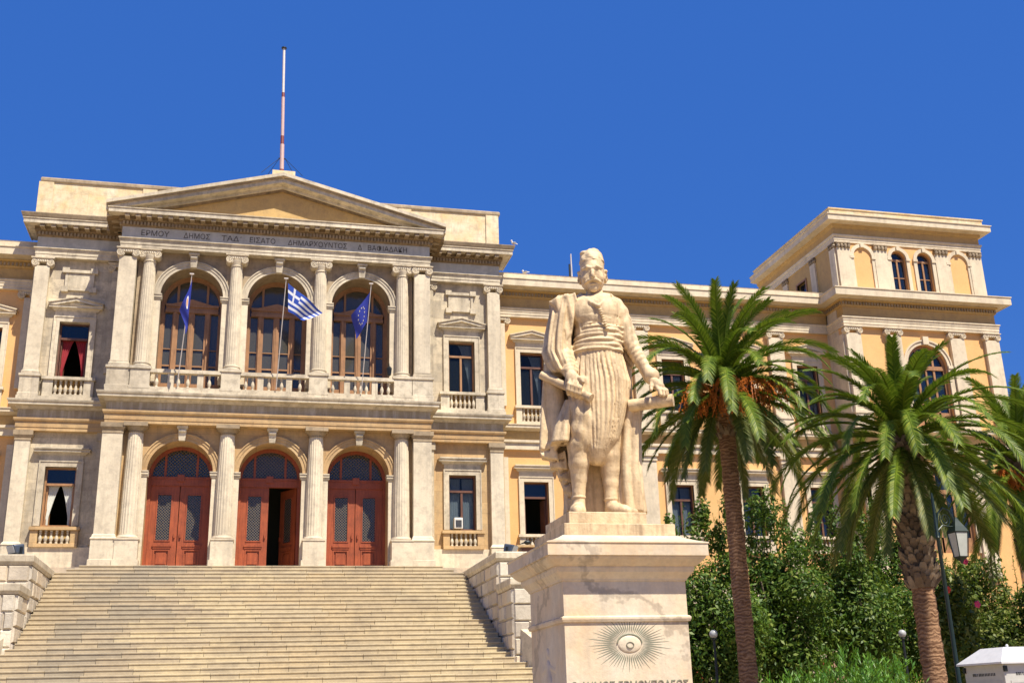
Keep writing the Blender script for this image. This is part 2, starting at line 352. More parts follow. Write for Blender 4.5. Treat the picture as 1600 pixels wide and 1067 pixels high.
def door_frame():
    m=MB(); ring(m,0,4.1,1.20,1.40,-.1,.12); 
    for s in (-1,1): m.box(*sorted((s*1.22,s*1.40)),-.1,.12,0,4.1)
    m.box(-1.22,1.22,-.12,.1,3.72,4.12); m.box(-1.22,1.22,-.16,.05,4.02,4.10); m.box(-.15,.15,-.2,.05,3.9,4.2)
    for s in (-1,1): m.box(*sorted((s*.62,s*.72)),-.06,.08,4.1,4.1+math.sqrt(1.21**2-.67**2))
    return m
def leaf(w=1.2,h=3.7):  # hinged at x=0, extends +x
    m=MB(); zg0,zg1=1.30,h-.35; e=.27
    m.box(0,e,-.05,.05,0,h); m.box(w-e,w,-.05,.05,0,h); m.box(e,w-e,-.05,.05,0,.22); m.box(e,w-e,-.05,.05,.95,zg0); m.box(e,w-e,-.05,.05,zg1,h)
    m.box(e,w-e,-.01,.03,.22,.95)
    m.box(e+.12,w-e-.12,-.05,.0,.34,.83)
    for z0,z1,o in ((.22,.95,.05),(zg0,zg1,.05)):
        for a,c,d,f_ in ((e,e+o,z0,z1),(w-e-o,w-e,z0,z1),(e+o,w-e-o,z0,z0+o),(e+o,w-e-o,z1-o,z1)): m.box(a,c,-.075,-.03,d,f_)
    m.box(e-.06,w-e+.06,-.11,-.04,1.08,1.16); m.box(e-.03,w-e+.03,-.085,-.04,1.0,1.08)
    return m
lf=leaf(); lf.box(1.06,1.12,-.13,-.05,1.45,1.65); me_lf=lf.mesh('door_leaf',red); 
g=MB(); g.box(.27,.93,.0,.01,1.3,3.35); me_gl=g.mesh('pane',M['glass_blue'])
l=MB(); lattice(l,lambda x,z:0.32<x<.88 and 1.35<z<3.3,.3,.9,1.35,3.3,.12,-.03,.008); me_lt=l.mesh('grille',M['grille'])
fr=door_frame().mesh('arched_door',red,30)
fg=MB(); fg.prismy([(1.21*math.cos(PI*i/24),4.1+1.21*math.sin(PI*i/24)) for i in range(25)][::1],.02,.03); me_fg=fg.mesh('fanlight',M['glass_blue'])
fl=MB(); lattice(fl,lambda x,z:x*x+(z-4.12)**2<1.2**2 and z>4.13,-1.2,1.2,4.12,5.32,.15,-.03,.009); me_fl=fl.mesh('grille',M['grille'])
for k in (-1,0,1):
    d=mo('arched_door',fr,HP,(k*b,1.62,0)); mo('fanlight',me_fg,d); mo('fanlight_grille',me_fl,d)
    for s in (-1,1):
        L=mo('door_leaf',me_lf,d,(s*1.215,0,.02)); 
        if s>0: L.scale.x=-1
        if k==0 and s>0: L.rotation_euler.z=R(-58)
        # door leaf rotated by pi shows its back: profile is symmetric enough
        for q,mn in ((me_gl,'pane'),(me_lt,'grille')):
            # kept under the door itself: thing > part > sub-part
            o=mo(mn,q,d,L.location); o.rotation_euler.z=L.rotation_euler.z; o.scale=L.scale
# ---- tall arched windows of the balcony
oak=M['oak_wood']
def tall_frame(H=4.5):   # opening half 1.32, sill 0, spring H
    m=MB(); ring(m,0,H,1.22,1.38,-.1,.1); ring(m,0,H,1.17,1.22,-.05,.1)
    for s in (-1,1):
        m.box(*sorted((s*1.22,s*1.38)),-.1,.1,0,H); m.box(*sorted((s*.69,s*.80)),-.13,.1,0,H-.35); m.box(*sorted((s*.6,s*.7)),-.08,.08,H-.05,H+math.sqrt(1.18**2-.65**2))
        m.box(*sorted((s*.63,s*.69)),-.06,.06,0,H-.35)
    m.box(-.085,.085,-.09,.07,0,H-.35); m.box(-.015,.015,-.12,.07,0,H-.35)
    m.box(-1.17,1.17,-.15,.1,H-.4,H-.26); m.box(-1.17,1.17,-.18,.1,H-.12,H+.0); m.box(-1.15,1.15,-.1,.1,H-.27,H-.11)
    m.prismy([(-.85,H+.001),(.85,H+.001),(0,H+.24)],-.2,-.1)
    ring(m,0,H,.0,.001,-.01,.0,4)
    for x0,x1 in ((-1.22,-.80),(-.63,-.085),(.085,.63),(.80,1.22)):
        m.box(x0,x1,-.05,.05,0,.75); m.box(x0,x1,-.03,.04,1.55,1.62); m.box(x0,x1,-.03,.04,2.35,2.39); m.box(x0,x0+.05,-.05,.04,.75,H-.4); m.box(x1-.05,x1,-.05,.04,.75,H-.4)
    return m
tf=tall_frame().mesh('arched_window',oak,30); tg=MB(); tg.prismy([(-1.2,.1),(1.2,.1)]+[(1.2*math.cos(PI*i/24),4.5+1.2*math.sin(PI*i/24)) for i in range(25)],.03,.04); tg=tg.mesh('pane',M['glass_grey'])
def drape(x0,x1,z0,z1,pin,pz,side,n=14,nz=16,amp=.03,y=0):
    """tied-back curtain: full width at the top, gathered to a strip at height pz"""
    m=MB(); v=[];f=[]
    for j in range(nz+1):
        z=z1+(z0-z1)*j/nz; t=min(1,(z1-z)/(z1-pz))
        wf=1-(1-pin)*t**.7
        for i in range(n+1):
            u=i/n*wf; x=x0+(x1-x0)*u if side<0 else x1-(x1-x0)*u
            v.append((x,y+amp*math.sin(i*2.2+j*.15),z))
    for j in range(nz):
        for i in range(n): q=j*(n+1)+i; f.append((q,q+1,q+n+2,q+n+1))
    return m.add(v,f)
for k in (-1,0,1):
    d=mo('arched_window',tf,HP,(k*b,1.62,7.6)); mo('pane',tg,d)
    for s in (-1,1): drape(-.6 if s<0 else 0,0 if s<0 else .6,.2,4.1,.3,1.3,s).obj('curtain',M['curtain_white'],d,'all',loc=(0,.35,0))
# ---- rectangular windows
def surround(w,h,hood,mat,bal=True,z_bal=.95):
    m=MB(); e=.26
    for s in (-1,1): m.box(*sorted((s*(w/2),s*(w/2+e))),-.07,.12,0,h+e)
    m.box(-w/2,w/2,-.07,.12,h,h+e)
    for s in (-1,1): m.box(*sorted((s*(w/2+e-.05),s*(w/2+e+.0))),-.1,-.06,0,h+e-.05)
    m.box(-w/2-e,w/2+e,-.1,-.06,h+e-.05,h+e)
    m.box(-w/2-e+.03,w/2+e-.03,-.05,.1,h+e,h+e+.3)
    z=h+e+.3; W=w/2+e+.14
    m.sweep([(-W+.1,.1),(-W+.1,-.05),(W-.1,-.05),(W-.1,.1)],[(-.05,z-.06),(.02,z-.05),(.04,z),(.1,z+.05),(.12,z+.06),(.2,z+.06),(.2,z+.13),(.24,z+.17),(-.05,z+.18)])
    if hood=='pediment':
        W2=W+.12; zt=z+.181; y0=-.24
        m.prismy([(-W2+.1,zt),(W2-.1,zt),(0,zt+.22)],-.1,.1)
        for s in (-1,1):
            a=[(s*W2,zt),(s*(W2-.02),zt+.08),(0,zt+.36),(0,zt+.22),(s*(W2-.28),zt)]
            m.prismy(a if s<0 else a[::-1],y0,.1)
            a=[(s*W2,zt+.08),(0,zt+.36),(0,zt+.41),(s*(W2+.04),zt+.12)]
            m.prismy(a[::-1] if s<0 else a,y0-.05,.1)
    else:
        m.box(-W-.06,W+.06,-.3,.1,z+.18,z+.24)
    return m.mesh('surround',M[mat])
bl=MB().lathe([(.065,0),(.065,.05),(.045,.07),(.05,.1),(.085,.2),(.08,.28),(.045,.4),(.04,.48),(.06,.5),(.06,.54),(.04,.56),(.065,.6),(.065,.66)],n=10).mesh('baluster',M['trim'],40)
def balustrade(x,w,y,z0,n,mat='trim',post=.36,ph=.95,parent=HP,rail_mat=None):
    m=MB(); m.box(-w/2-post,w/2+post,-.09,.12,0,.14); m.box(-w/2-post-.06,w/2+post+.06,-.15,.14,ph-.14,ph-.05); m.box(-w/2-post-.04,w/2+post+.04,-.12,.14,ph-.05,ph)
    for s in (-1,1): m.box(*sorted((s*w/2,s*(w/2+post))),-.07,.1,.14,ph-.14)
    o=m.obj('balustrade',M[mat],parent,loc=(x,y,z0))
    for i in range(n): c=mo('baluster',bl,o,(-w/2+w*(i+.5)/n,.01,.14)); c.scale.z=(ph-.28)/.66
    return o
def sash(w,h,top=.72,mat='brown_wood',open_=False,mid=True):
    m=MB(); e=.075
    for s in (-1,1): m.box(*sorted((s*(w/2-e),s*(w/2+.02))),-.05,.06,0,h)
    m.box(-w/2+e,w/2-e,-.05,.06,h-e,h+.01); m.box(-w/2+e,w/2-e,-.05,.06,0,e); m.box(-w/2+e,w/2-e,-.08,.06,h-top-.06,h-top+.04)
    if mid and not open_: m.box(-.05,.05,-.06,.05,e,h-top-.06)
    if open_:
        for s in (-1,1):
            x=s*(w/2-e-.02); m.hexa([(x,.05,e),(x-s*.12,.5,e),(x-s*.16,.5,e),(x-s*.04,.05,e),(x,.05,h-top-.1),(x-s*.12,.5,h-top-.1),(x-s*.16,.5,h-top-.1),(x-s*.04,.05,h-top-.1)])
    return m
WS={}
def window(x,y,z,w,h,mat,hood,frame='brown_wood',open_=False,curt=None,cm='curtain_white',bal=True,rec=.28,gl='glass'):
    key=(w,h,frame,open_,gl)
    if key not in WS:
        p=MB(); t=.72; p.box(-w/2+.05,w/2-.05,.0,.008,h-t,h-.05)
        if not open_: p.box(-w/2+.05,w/2-.05,.0,.008,.05,h-t-.02)
        WS[key]=(sash(w,h,.72,frame,open_).mesh('window',M[frame]),p.mesh('pane',M[gl]))
    k2=('s',w,h,hood,mat)
    if k2 not in WS: WS[k2]=surround(w,h,hood,mat)
    a=mo('window',WS[key][0],HP,(x,y+rec,z)); mo('pane',WS[key][1],a); mo('surround',WS[k2],a,(0,-rec,0))
    m=MB(); m.box(-w/2,w/2,-.02,.1,-.86,0); m.box(-w/2,w/2,-.2,.1,-.06,.0); m.obj('apron',M['ochre'],a)
    if curt=='tied':
        for s in (-1,1): drape(-w/2+.05 if s<0 else 0,0 if s<0 else w/2-.05,.1,h-.72,.34,h*.16,s).obj('curtain',M[cm],a,'all',loc=(0,.14,0))
    if curt=='side':
        drape(-.1,w/2-.05,.1,h-.08,.25,h*.2,1).obj('curtain',M[cm],a,'all',loc=(0,.14,0))
    if curt=='shut':
        for s in (-1,1): drape(-w/2+.04 if s<0 else .03,-.03 if s<0 else w/2-.04,.1,h-.1,.88,.2,s,amp=.02).obj('curtain',M[cm],a,'all',loc=(0,.14,0))
    return a
# side bays (wall plane y=2.05)
YS=2.05
for s in (-1,1):
    xa,xb=sorted((s*6.9,s*10.85)); cx=s*8.86
    m=MB(); arch_wall(m,xa,xb,0,6.1,YS,YS+.6,[(s*8.82,.64,1.2,4.55,0)]); m.obj('side_wall',M['rust' if s>0 else 'marble'],HP)
    m=MB(); arch_wall(m,xa,xb,7.4,14.14,YS,YS+.6,[(cx,.64,7.7,11.15,0)]); m.obj('side_wall',M['marble'],HP)
    m=MB(); m.box(s*10.85-.3 if s>0 else s*10.85,s*10.85 if s>0 else s*10.85+.3,YS+.6,4.5,0,16); m.obj('return_wall',M['marble'],HP)
    # pilasters
    for zz in ((1.2,5.7),(8.8,13.7)):
        x0=s*10.45; m=MB(); m.box(x0-.31,x0+.31,YS-.28,YS+.02,zz[0],zz[1]); p=m.obj('pilaster',M['column'],HP)
        if zz[0]<2:
            pth=[(x0-.31,YS),(x0-.31,YS-.28),(x0+.31,YS-.28),(x0+.31,YS)]
            band('pilaster_base',pth,[(-.05,-.1),(.1,-.1),(.1,.3),(.06,.32),(.06,1.14),(.09,1.16),(.05,1.24),(0,1.3),(-.05,1.3)],'column',p)
            band('pilaster_capital',pth,[(-.05,5.62),(.03,5.64),(.02,5.72),(.09,5.86),(.09,6.07),(-.05,6.07)],'cornice_top',p)
        else:
            pth=[(x0-.31,YS),(x0-.31,YS-.28),(x0+.31,YS-.28),(x0+.31,YS)]
            band('pilaster_base',pth,[(-.05,7.6),(.12,7.6),(.12,7.72),(.09,7.74),(.09,8.46),(.14,8.5),(.14,8.6),(.06,8.62),(.07,8.72),(.02,8.76),(.02,8.84),(-.05,8.86)],'trim',p)
            m=MB(); ionic(m,.98,.44,.34,-.05); m.obj('pilaster_capital',M['column'],p,35,loc=(x0,YS-.28,13.66))
        # half pilaster tucked against the portico
        x0=s*7.26; m=MB(); m.box(x0-.2,x0+.2,YS-.14,YS+.02,zz[0],zz[1]); p=m.obj('pilaster',M['marble'],HP)
        if zz[0]<2: 
            m=MB(); m.box(x0-.2,x0+.26 if s>0 else x0+.2,YS-.2,YS,5.7,6.07); m.obj('pilaster_capital',M['marble'],p)
        else: m=MB(); ionic(m,.8,.42,.3,-.04); m.obj('pilaster_capital',M['column'],p,35,loc=(x0,YS-.14,13.67))
    m=MB(); m.box(min(s*7.0,s*10.95),max(s*7.0,s*10.95),YS-.1,YS+.1,-.45,1.1); m.sweep([(s*10.95,YS+.3),(s*10.95,YS-.1),(s*7.02,YS-.1)] if s<0 else [(s*7.02,YS-.1),(s*10.95,YS-.1),(s*10.95,YS+.3)],[(-.05,-.45),(.12,-.45),(.12,-.1),(.05,-.06),(-.05,-.06)]); m.obj('wall_base',M['column'],HP)
    window(cx,YS,8.56,1.28,2.6,'trim','pediment',frame='brown_wood' if s<0 else 'oak_wood',open_=s<0,curt='tied' if s<0 else 'side',cm='curtain_red' if s<0 else 'curtain_white',gl='glass' if s<0 else 'glass_clear')
    window(s*8.82,YS,2.0,1.28,2.55,'trim','flat',frame='oak_wood' if s<0 else 'brown_wood',open_=s<0,curt='tied' if s<0 else 'shut',gl='glass' if s<0 else 'glass_clear')
    balustrade(cx,1.28,YS-.12,7.6,6,post=.42); balustrade(s*8.82,1.3,YS-.12,1.1,6,mat='rust',post=.3,ph=.85)
    # framed tablet with crossed corners
    x=s*8.84; z=13.16; m=MB(); m.box(x-.5,x+.5,YS-.05,YS+.05,z-.36,z+.36)
    m.box(x-.58,x+.58,YS-.11,YS,z+.36,z+.5); m.box(x-.58,x+.58,YS-.11,YS,z-.5,z-.36)
    for q in (-1,1):
        m.box(*sorted((x+q*.5,x+q*.62)),YS-.1,YS,z-.36,z+.36)
        for r_ in (-1,1): m.box(*sorted((x+q*.46,x+q*.76)),YS-.16,YS,*sorted((z+r_*.34,z+r_*.58)))
    m.obj('wall_tablet',M['trim'],HP)
# ---- lower entablature, balcony and upper entablature, stepping round portico and side bays
def fpath(o_p,o_s,xp=6.98,xs=10.8,yb=3.4):  # plan line of the front with offsets
    return [(-xs,yb),(-xs,YS-.28-o_s),(-xp,YS-.28-o_s),(-xp,-.06-o_p),(xp,-.06-o_p),(xp,YS-.28-o_s),(xs,YS-.28-o_s),(xs,yb)]
F0=fpath(0,0)
band('lower_architrave',F0,[(-.5,6.07),(0,6.07),(0,6.22),(.025,6.225),(.025,6.46),(.09,6.5),(.11,6.56),(.11,6.62),(-.1,6.63)],'rust')
band('lower_frieze',F0,[(-.1,6.62),(-.01,6.625),(-.01,7.02),(-.1,7.03)],'frieze_low')
band('balcony_cornice',F0,[(-.1,7.0),(.04,7.02),(.1,7.1),(.12,7.13),(.34,7.15),(.34,7.25),(.38,7.29),(.40,7.36),(.40,7.39),(.12,7.42),(.12,7.6),(-.6,7.61)],'trim')
m=MB(); m.box(-6.9,6.9,-.03,1.9,6.1,7.38); m.box(-10.7,10.7,1.95,2.6,6.1,7.38); m.obj('floor_slab',M['trim'],HP)
m=MB(); m.box(-6.85,6.85,.0,1.9,7.385,7.6); m.obj('balcony_floor',M['trim'],HP)
m=MB(); m.box(-6.9,6.9,-.02,2.4,14.15,15.9); m.box(-10.7,10.7,2.0,3.4,14.15,15.9); m.obj('entablature_core',M['marble'],HP)
band('architrave',F0,[(-.4,14.14),(0,14.14),(0,14.28),(.02,14.285),(.02,14.43),(.045,14.435),(.05,14.5),(.10,14.54),(.10,14.58),(-.05,14.6)],'trim')
band('frieze',F0,[(-.05,14.58),(-.02,14.585),(-.02,15.14),(-.05,15.15)],'frieze')
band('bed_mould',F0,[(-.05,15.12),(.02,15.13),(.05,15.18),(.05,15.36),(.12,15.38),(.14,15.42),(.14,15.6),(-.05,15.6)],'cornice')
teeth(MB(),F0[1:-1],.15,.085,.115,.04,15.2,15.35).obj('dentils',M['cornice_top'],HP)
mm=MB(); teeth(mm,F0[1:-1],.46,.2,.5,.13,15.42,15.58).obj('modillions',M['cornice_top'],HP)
band('corona',F0,[(.0,15.58),(.52,15.58),(.52,15.56),(.56,15.56),(.56,15.74),(.60,15.77),(.60,15.80),(-.1,15.81)],'trim')
band('side_gutter',F0[:3],[(.1,15.79),(.60,15.80),(.63,15.86),(.68,16.0),(.68,16.03),(.1,16.04)],'cornice_top')
band('side_gutter',F0[5:],[(.1,15.79),(.60,15.80),(.63,15.86),(.68,16.0),(.68,16.03),(.1,16.04)],'cornice_top')
# pediment
zt=15.8; AP=2.02; hw=6.98
m=MB(); m.prismy([(-7.1,zt),(7.1,zt),(0,zt+1.86)],.02,.6); m.obj('tympanum',M['ochre'],HP)
W2=7.66
def rake(name,d0,d1,yf,mat):    # slab between two offsets (vertical) from the base rake line
    m=MB()
    for s in (-1,1):
        base=lambda t,d:(s*W2*(1-t),zt+.02+AP*t+d)
        a=[base(0,d0),base(0,d1),base(1,d1),base(1,d0)]
        m.prismy(a[::-1] if s>0 else a,yf,2.2) if 0 else m.prismy(a if s<0 else a[::-1],yf,2.2)
    return m.obj(name,M[mat],HP)
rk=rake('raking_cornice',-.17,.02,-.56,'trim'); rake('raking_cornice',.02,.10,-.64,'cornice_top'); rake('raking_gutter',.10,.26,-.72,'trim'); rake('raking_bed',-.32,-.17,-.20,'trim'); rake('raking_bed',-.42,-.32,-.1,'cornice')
m=MB(); m.box(-.52,.52,-.66,.9,zt+2.05,zt+2.42); m.obj('apex_block',M['attic'],HP)
# attic behind
m=MB(); m.box(-11.1,11.1,3.0,12,16.0,18.45); m.obj('attic_wall',M['attic'],HP)
band('attic_coping',[(-11.1,12),(-11.1,3.0),(11.1,3.0),(11.1,12)],[(-.4,18.44),(.05,18.45),(.07,18.5),(.07,18.62),(.03,18.68),(-.4,18.7)],'cornice_top')
for x in (-10.9,-6.2,6.2,10.75):
    m=MB(); m.box(x-.33,x+.33,2.94,3.05,16.0,18.44); m.obj('attic_pier',M['attic'],HP)
m=MB(); m.box(-10.8,10.8,2.6,14,15.85,15.99); m.obj('roof',M['trim'],HP)
# balcony balustrade
for k in (-1,0,1):
    x0,x1=k*b-1.9+.42,k*b+1.9-.42; m=MB(); m.box(x0,x1,-.16,.16,8.33,8.42); m.box(x0,x1,-.13,.13,8.42,8.5); m.box(x0,x1,-.12,.12,7.6,7.7)
    for q in (-.62,.62): m.box(k*b+q-.13,k*b+q+.13,-.1,.1,7.7,8.33)
    o=m.obj('balustrade',M['trim'],HP,loc=(0,-.02,0))
    for q in {-1:(-1.2,-.3,.1,1.0),0:(-1.25,-.95,-.25,.3,1.1),1:(-1.25,-.25,.0,.25,.95,1.25)}[k]: mo('baluster',bl,o,(k*b+q,0,7.69))
# frieze inscription
def text(s,size,ext=.01):
    c=bpy.data.curves.new('text','FONT'); c.body=s; c.size=size; c.extrude=ext; c.align_x='CENTER'; c.resolution_u=3; c.offset=0
    o=bpy.data.objects.new('t',c); COL.objects.link(o); dg=bpy.context.evaluated_depsgraph_get(); me=bpy.data.meshes.new_from_object(o.evaluated_get(dg)); bpy.data.objects.remove(o); return me
def put_text(name,s,size,loc,mat,parent,rz=0,ext=.01,sx=1):
    me=text(s,size,ext); me.materials.clear(); me.materials.append(mat); o=mo(name,me,parent,loc); o.rotation_euler=(PI/2,0,rz); o.scale=(sx,1,1); return o
for s_,x_,w_ in (('ΕΡΜΟΥ',-5.55,1.2),('ΔΗΜΟΣ',-3.73,1.15),('ΤΑΔ´',-2.2,.9),('ΕΙΣΑΤΟ',-.82,1.15),('ΔΗΜΑΡΧΟΥΝΤΟΣ',1.7,2.72),('Δ',3.65,.2),('ΒΑΦΙΑΔΑΚΗ',4.95,1.85)):
    me=text(s_,.36,.006); xs=[v.co.x for v in me.vertices]; cur=max(xs)-min(xs); me.materials.clear(); me.materials.append(M['letter'])
    o=mo('inscription',me,HP,(x_,-.045,14.74)); o.rotation_euler=(PI/2,0,0); o.scale=(w_/cur,1,1)
# ---- wings
YW=3.3
def wing(x0,x1,wins,pils,curt={}):
    m=MB(); arch_wall(m,x0,x1,-8,6.2,YW,YW+.5,[(x,.62,1.2,4.55,0) for x in wins]); m.obj('wing_wall',M['yellow'],HP)
    m=MB(); arch_wall(m,x0,x1,7.2,13.0,YW,YW+.5,[(x,.62,7.5,11.15,0) for x in wins]); m.obj('wing_wall',M['yellow'],HP)
    P=[(x0,YW-.2),(x1,YW-.2)]
    band('wing_architrave',P,[(-.5,6.12),(0,6.12),(0,6.42),(.02,6.43),(.09,6.46),(.09,6.58),(-.05,6.6)],'white')
    band('wing_frieze',P,[(-.05,6.58),(-.08,6.585),(-.08,7.1),(-.05,7.1)],'ochre')
    band('wing_string_course',P,[(-.05,7.05),(.03,7.08),(.2,7.14),(.22,7.16),(.22,7.26),(.26,7.3),(.26,7.34),(-.5,7.36)],'white')
    band('wing_architrave',P,[(-.5,12.98),(0,12.98),(0,13.1),(.02,13.11),(.02,13.24),(.04,13.25),(.05,13.36),(.09,13.4),(.09,13.45),(-.05,13.46)],'white')
    band('wing_frieze',P,[(-.05,13.45),(-.08,13.455),(-.08,14.02),(-.02,14.04),(.0,14.1),(.0,14.3),(.1,14.34),(.12,14.4),(-.05,14.42)],'ochre')
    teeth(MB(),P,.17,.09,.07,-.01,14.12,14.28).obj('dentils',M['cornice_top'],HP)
    band('wing_cornice',P,[(-.05,14.4),(.3,14.44),(.62,14.46),(.62,14.44),(.66,14.44),(.66,14.78),(.7,14.8),(.7,14.84),(-.4,14.9)],'white')
    band('parapet',[(x0,YW-.55),(x1,YW-.55)],[(-.6,14.86),(0,14.86),(0,15.2),(.02,15.22),(-.6,15.25)],'white')
    for x in pils:
        for zz in ((-.3,5.72),(8.3,12.6)):
            m=MB(); m.box(x-.42,x+.42,YW-.2,YW+.02,*zz); p=m.obj('pilaster',M['white'],HP)
            if zz[0]<2: m=MB(); m.box(x-.46,x+.46,YW-.25,YW,5.72,5.8); m.box(x-.5,x+.5,YW-.3,YW,5.95,6.11); m.box(x-.44,x+.44,YW-.22,YW,5.8,5.95); m.obj('pilaster_capital',M['white'],p)
            else:
                m=MB(); ionic(m,1.08,.42,.32,-.06); m.obj('pilaster_capital',M['white'],p,35,loc=(x,YW-.2,12.56))
                m=MB(); m.box(x-.5,x+.5,YW-.3,YW,7.37,8.2); m.box(x-.54,x+.54,YW-.34,YW,8.1,8.22); m.box(x-.47,x+.47,YW-.26,YW,8.22,8.4); m.obj('pilaster_base',M['white'],p)
    for i,x in enumerate(wins):
        c=curt.get(i,(None,None,False,False))
        window(x,YW,8.4,1.24,2.75,'white','pediment',frame='brown_wood',curt=c[0],gl='glass_clear' if c[0] else 'glass'); window(x,YW,2.0,1.24,2.55,'white','flat',frame='brown_wood',curt=c[1],open_=c[2],gl='glass_clear' if c[1] else 'glass')
        balustrade(x,1.24,YW-.1,7.4,6,mat='white',post=.3,ph=.95); balustrade(x,1.24,YW-.1,1.15,6,mat='white',post=.3,ph=.85)
    m=MB(); m.box(x0,x1,YW-.1,YW+.5,-8,1.1) if 0 else m.box(x0,x1,YW-.06,YW+.02,-8,-.35); m.obj('wing_base',M['white'],HP)
wing(10.85,29.45,[12.72,16.5,20.3,24.15,28.0],[14.6,18.55,26.25],{0:('side',None,True),2:('side','shut',False),4:('side',None,False)})
wing(-20,-10.85,[-12.72,-16.5],[-14.6,-18.5])
for x in (11.1,-11.1):
    m=MB(); m.box(x-.22,x+.22,YW-.18,YW+.02,-.3,5.72); m.obj('pilaster',M['white'],HP)
    m=MB(); m.box(x-.22,x+.22,YW-.18,YW+.02,8.3,12.6); p=m.obj('pilaster',M['white'],HP); m=MB(); ionic(m,.85,.42,.3,-.05); m.obj('pilaster_capital',M['white'],p,35,loc=(x+(.1 if x>0 else -.1),YW-.18,12.56))
m=MB(); m.box(-20,28.9,3.9,14,14.2,14.8); m.obj('roof',M['white'],HP)
# ---- corner pavilion with tower
XA,XB,YP=29.45,38.75,1.6
TX=[29.9,32.3,36.15,38.32]
m=MB(); arch_wall(m,XA,XB,-8,6.2,YP,YP+.5,[(34.2,1.35,1.0,4.2,1)]); m.obj('pavilion_wall',M['yellow'],HP)
m=MB(); arch_wall(m,XA,XB,7.2,13.0,YP,YP+.5,[(34.2,1.2,7.6,10.9,1)]); m.obj('pavilion_wall',M['yellow'],HP)
m=MB(); m.box(XA,XA+.5,YP+.5,3.8,-8,14.5); m.box(XA,XA+.5,3.8,11,-8,14.5); m.box(XB-.5,XB,YP+.5,11,-8,14.5); m.box(XA+.5,XB-.5,10.5,11,-8,14.5); m.obj('pavilion_wall',M['white'],HP)
PP=[(XA-.05,YW-.2),(XA-.05,YP-.2),(XB+.1,YP-.2),(XB+.1,11)]
band('pavilion_architrave',PP,[(-.5,6.12),(0,6.12),(0,6.42),(.02,6.43),(.09,6.46),(.09,6.58),(-.05,6.6)],'white')
band('pavilion_frieze',PP,[(-.05,6.58),(-.08,6.585),(-.08,7.1),(-.05,7.1)],'ochre')
band('pavilion_string_course',PP,[(-.05,7.05),(.03,7.08),(.2,7.14),(.22,7.16),(.22,7.26),(.26,7.3),(.26,7.34),(-.5,7.36)],'white')
band('pavilion_architrave',PP,[(-.5,12.9),(0,12.9),(0,13.02),(.02,13.03),(.02,13.2),(.04,13.21),(.05,13.32),(.09,13.36),(.09,13.42),(-.05,13.44)],'white')
band('pavilion_frieze',PP,[(-.05,13.42),(-.08,13.425),(-.08,14.0),(-.02,14.02),(.0,14.08),(.0,14.28),(.1,14.32),(.12,14.38),(-.05,14.4)],'ochre')
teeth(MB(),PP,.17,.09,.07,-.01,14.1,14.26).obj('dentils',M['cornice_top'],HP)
band('pavilion_cornice',PP,[(-.05,14.38),(.3,14.42),(.56,14.44),(.56,14.42),(.62,14.42),(.62,14.80),(.66,14.82),(.66,14.87),(-.7,14.93)],'white')
for x in TX:
    for zz in ((-.3,5.72),(7.4,12.5)):
        h_=.43; m=MB(); m.box(x-h_,x+h_,YP-.2,YP+.02,*zz); p=m.obj('pilaster',M['white'],HP)
        if zz[0]<2: m=MB(); m.box(x-.47,x+.47,YP-.25,YP,5.72,5.8); m.box(x-.52,x+.52,YP-.3,YP,5.95,6.11); m.box(x-.45,x+.45,YP-.22,YP,5.8,5.95); m.obj('pilaster_capital',M['white'],p)
        else: 
            m=MB(); ionic(m,1.12,.44,.34,-.06); m.obj('pilaster_capital',M['white'],p,35,loc=(x,YP-.2,12.46))
            m=MB(); m.box(x-.5,x+.5,YP-.3,YP,7.37,8.2); m.box(x-.54,x+.54,YP-.34,YP,8.1,8.24); m.obj('pilaster_base',M['white'],p)
m=MB(); m.box(XA-.001,XA+.3,YP-.2,YP+.02,-.3,5.7); m.box(XA-.1,XA+.0,YP+.0,YP+.75,7.4,12.5); p=m.obj('pilaster',M['white'],HP)
for zs,r_,zb in ((4.2,1.35,1.0),(10.9,1.2,7.6)):
    m=MB(); ring(m,34.2,zs,r_,r_+.18,YP-.07,YP+.02); ring(m,34.2,zs,r_+.18,r_+.26,YP-.12,YP+.02); m.box(34.03,34.37,YP-.2,YP,zs+r_-.02,zs+r_+.42)
    for s in (-1,1): m.box(*sorted((34.2+s*r_,34.2+s*(r_+.26))),YP-.08,YP+.02,zb,zs-.1); m.box(*sorted((34.2+s*(r_-.0),34.2+s*(r_+.32))),YP-.13,YP+.02,zs-.1,zs+.06)
    m.obj('archivolt',M['white'],HP)
    m=MB(); ring(m,34.2,zs,r_-.16,r_+.02,YP+.18,YP+.32)
    for s in (-1,1): m.box(*sorted((34.2+s*(r_-.16),34.2+s*(r_+.01))),YP+.18,YP+.32,zb,zs); m.box(*sorted((34.2+s*.42,34.2+s*.54)),YP+.2,YP+.3,zb,zs+.9)
    m.box(34.2-r_+.16,34.2+r_-.16,YP+.16,YP+.32,zs-.16,zs+.06); m.box(34.15,34.25,YP+.2,YP+.3,zb,zs-.16); m.box(34.2-r_+.16,34.2+r_-.16,YP+.2,YP+.3,zb,zb+.8)
    a=m.obj('arched_window',M['oak_wood'],HP); g=MB(); g.prismy([(34.2-r_+.05,zb),(34.2+r_-.05,zb)]+[(34.2+(r_-.05)*math.cos(PI*i/20),zs+(r_-.05)*math.sin(PI*i/20)) for i in range(21)],YP+.26,YP+.265); g.obj('pane',M['glass'],a)
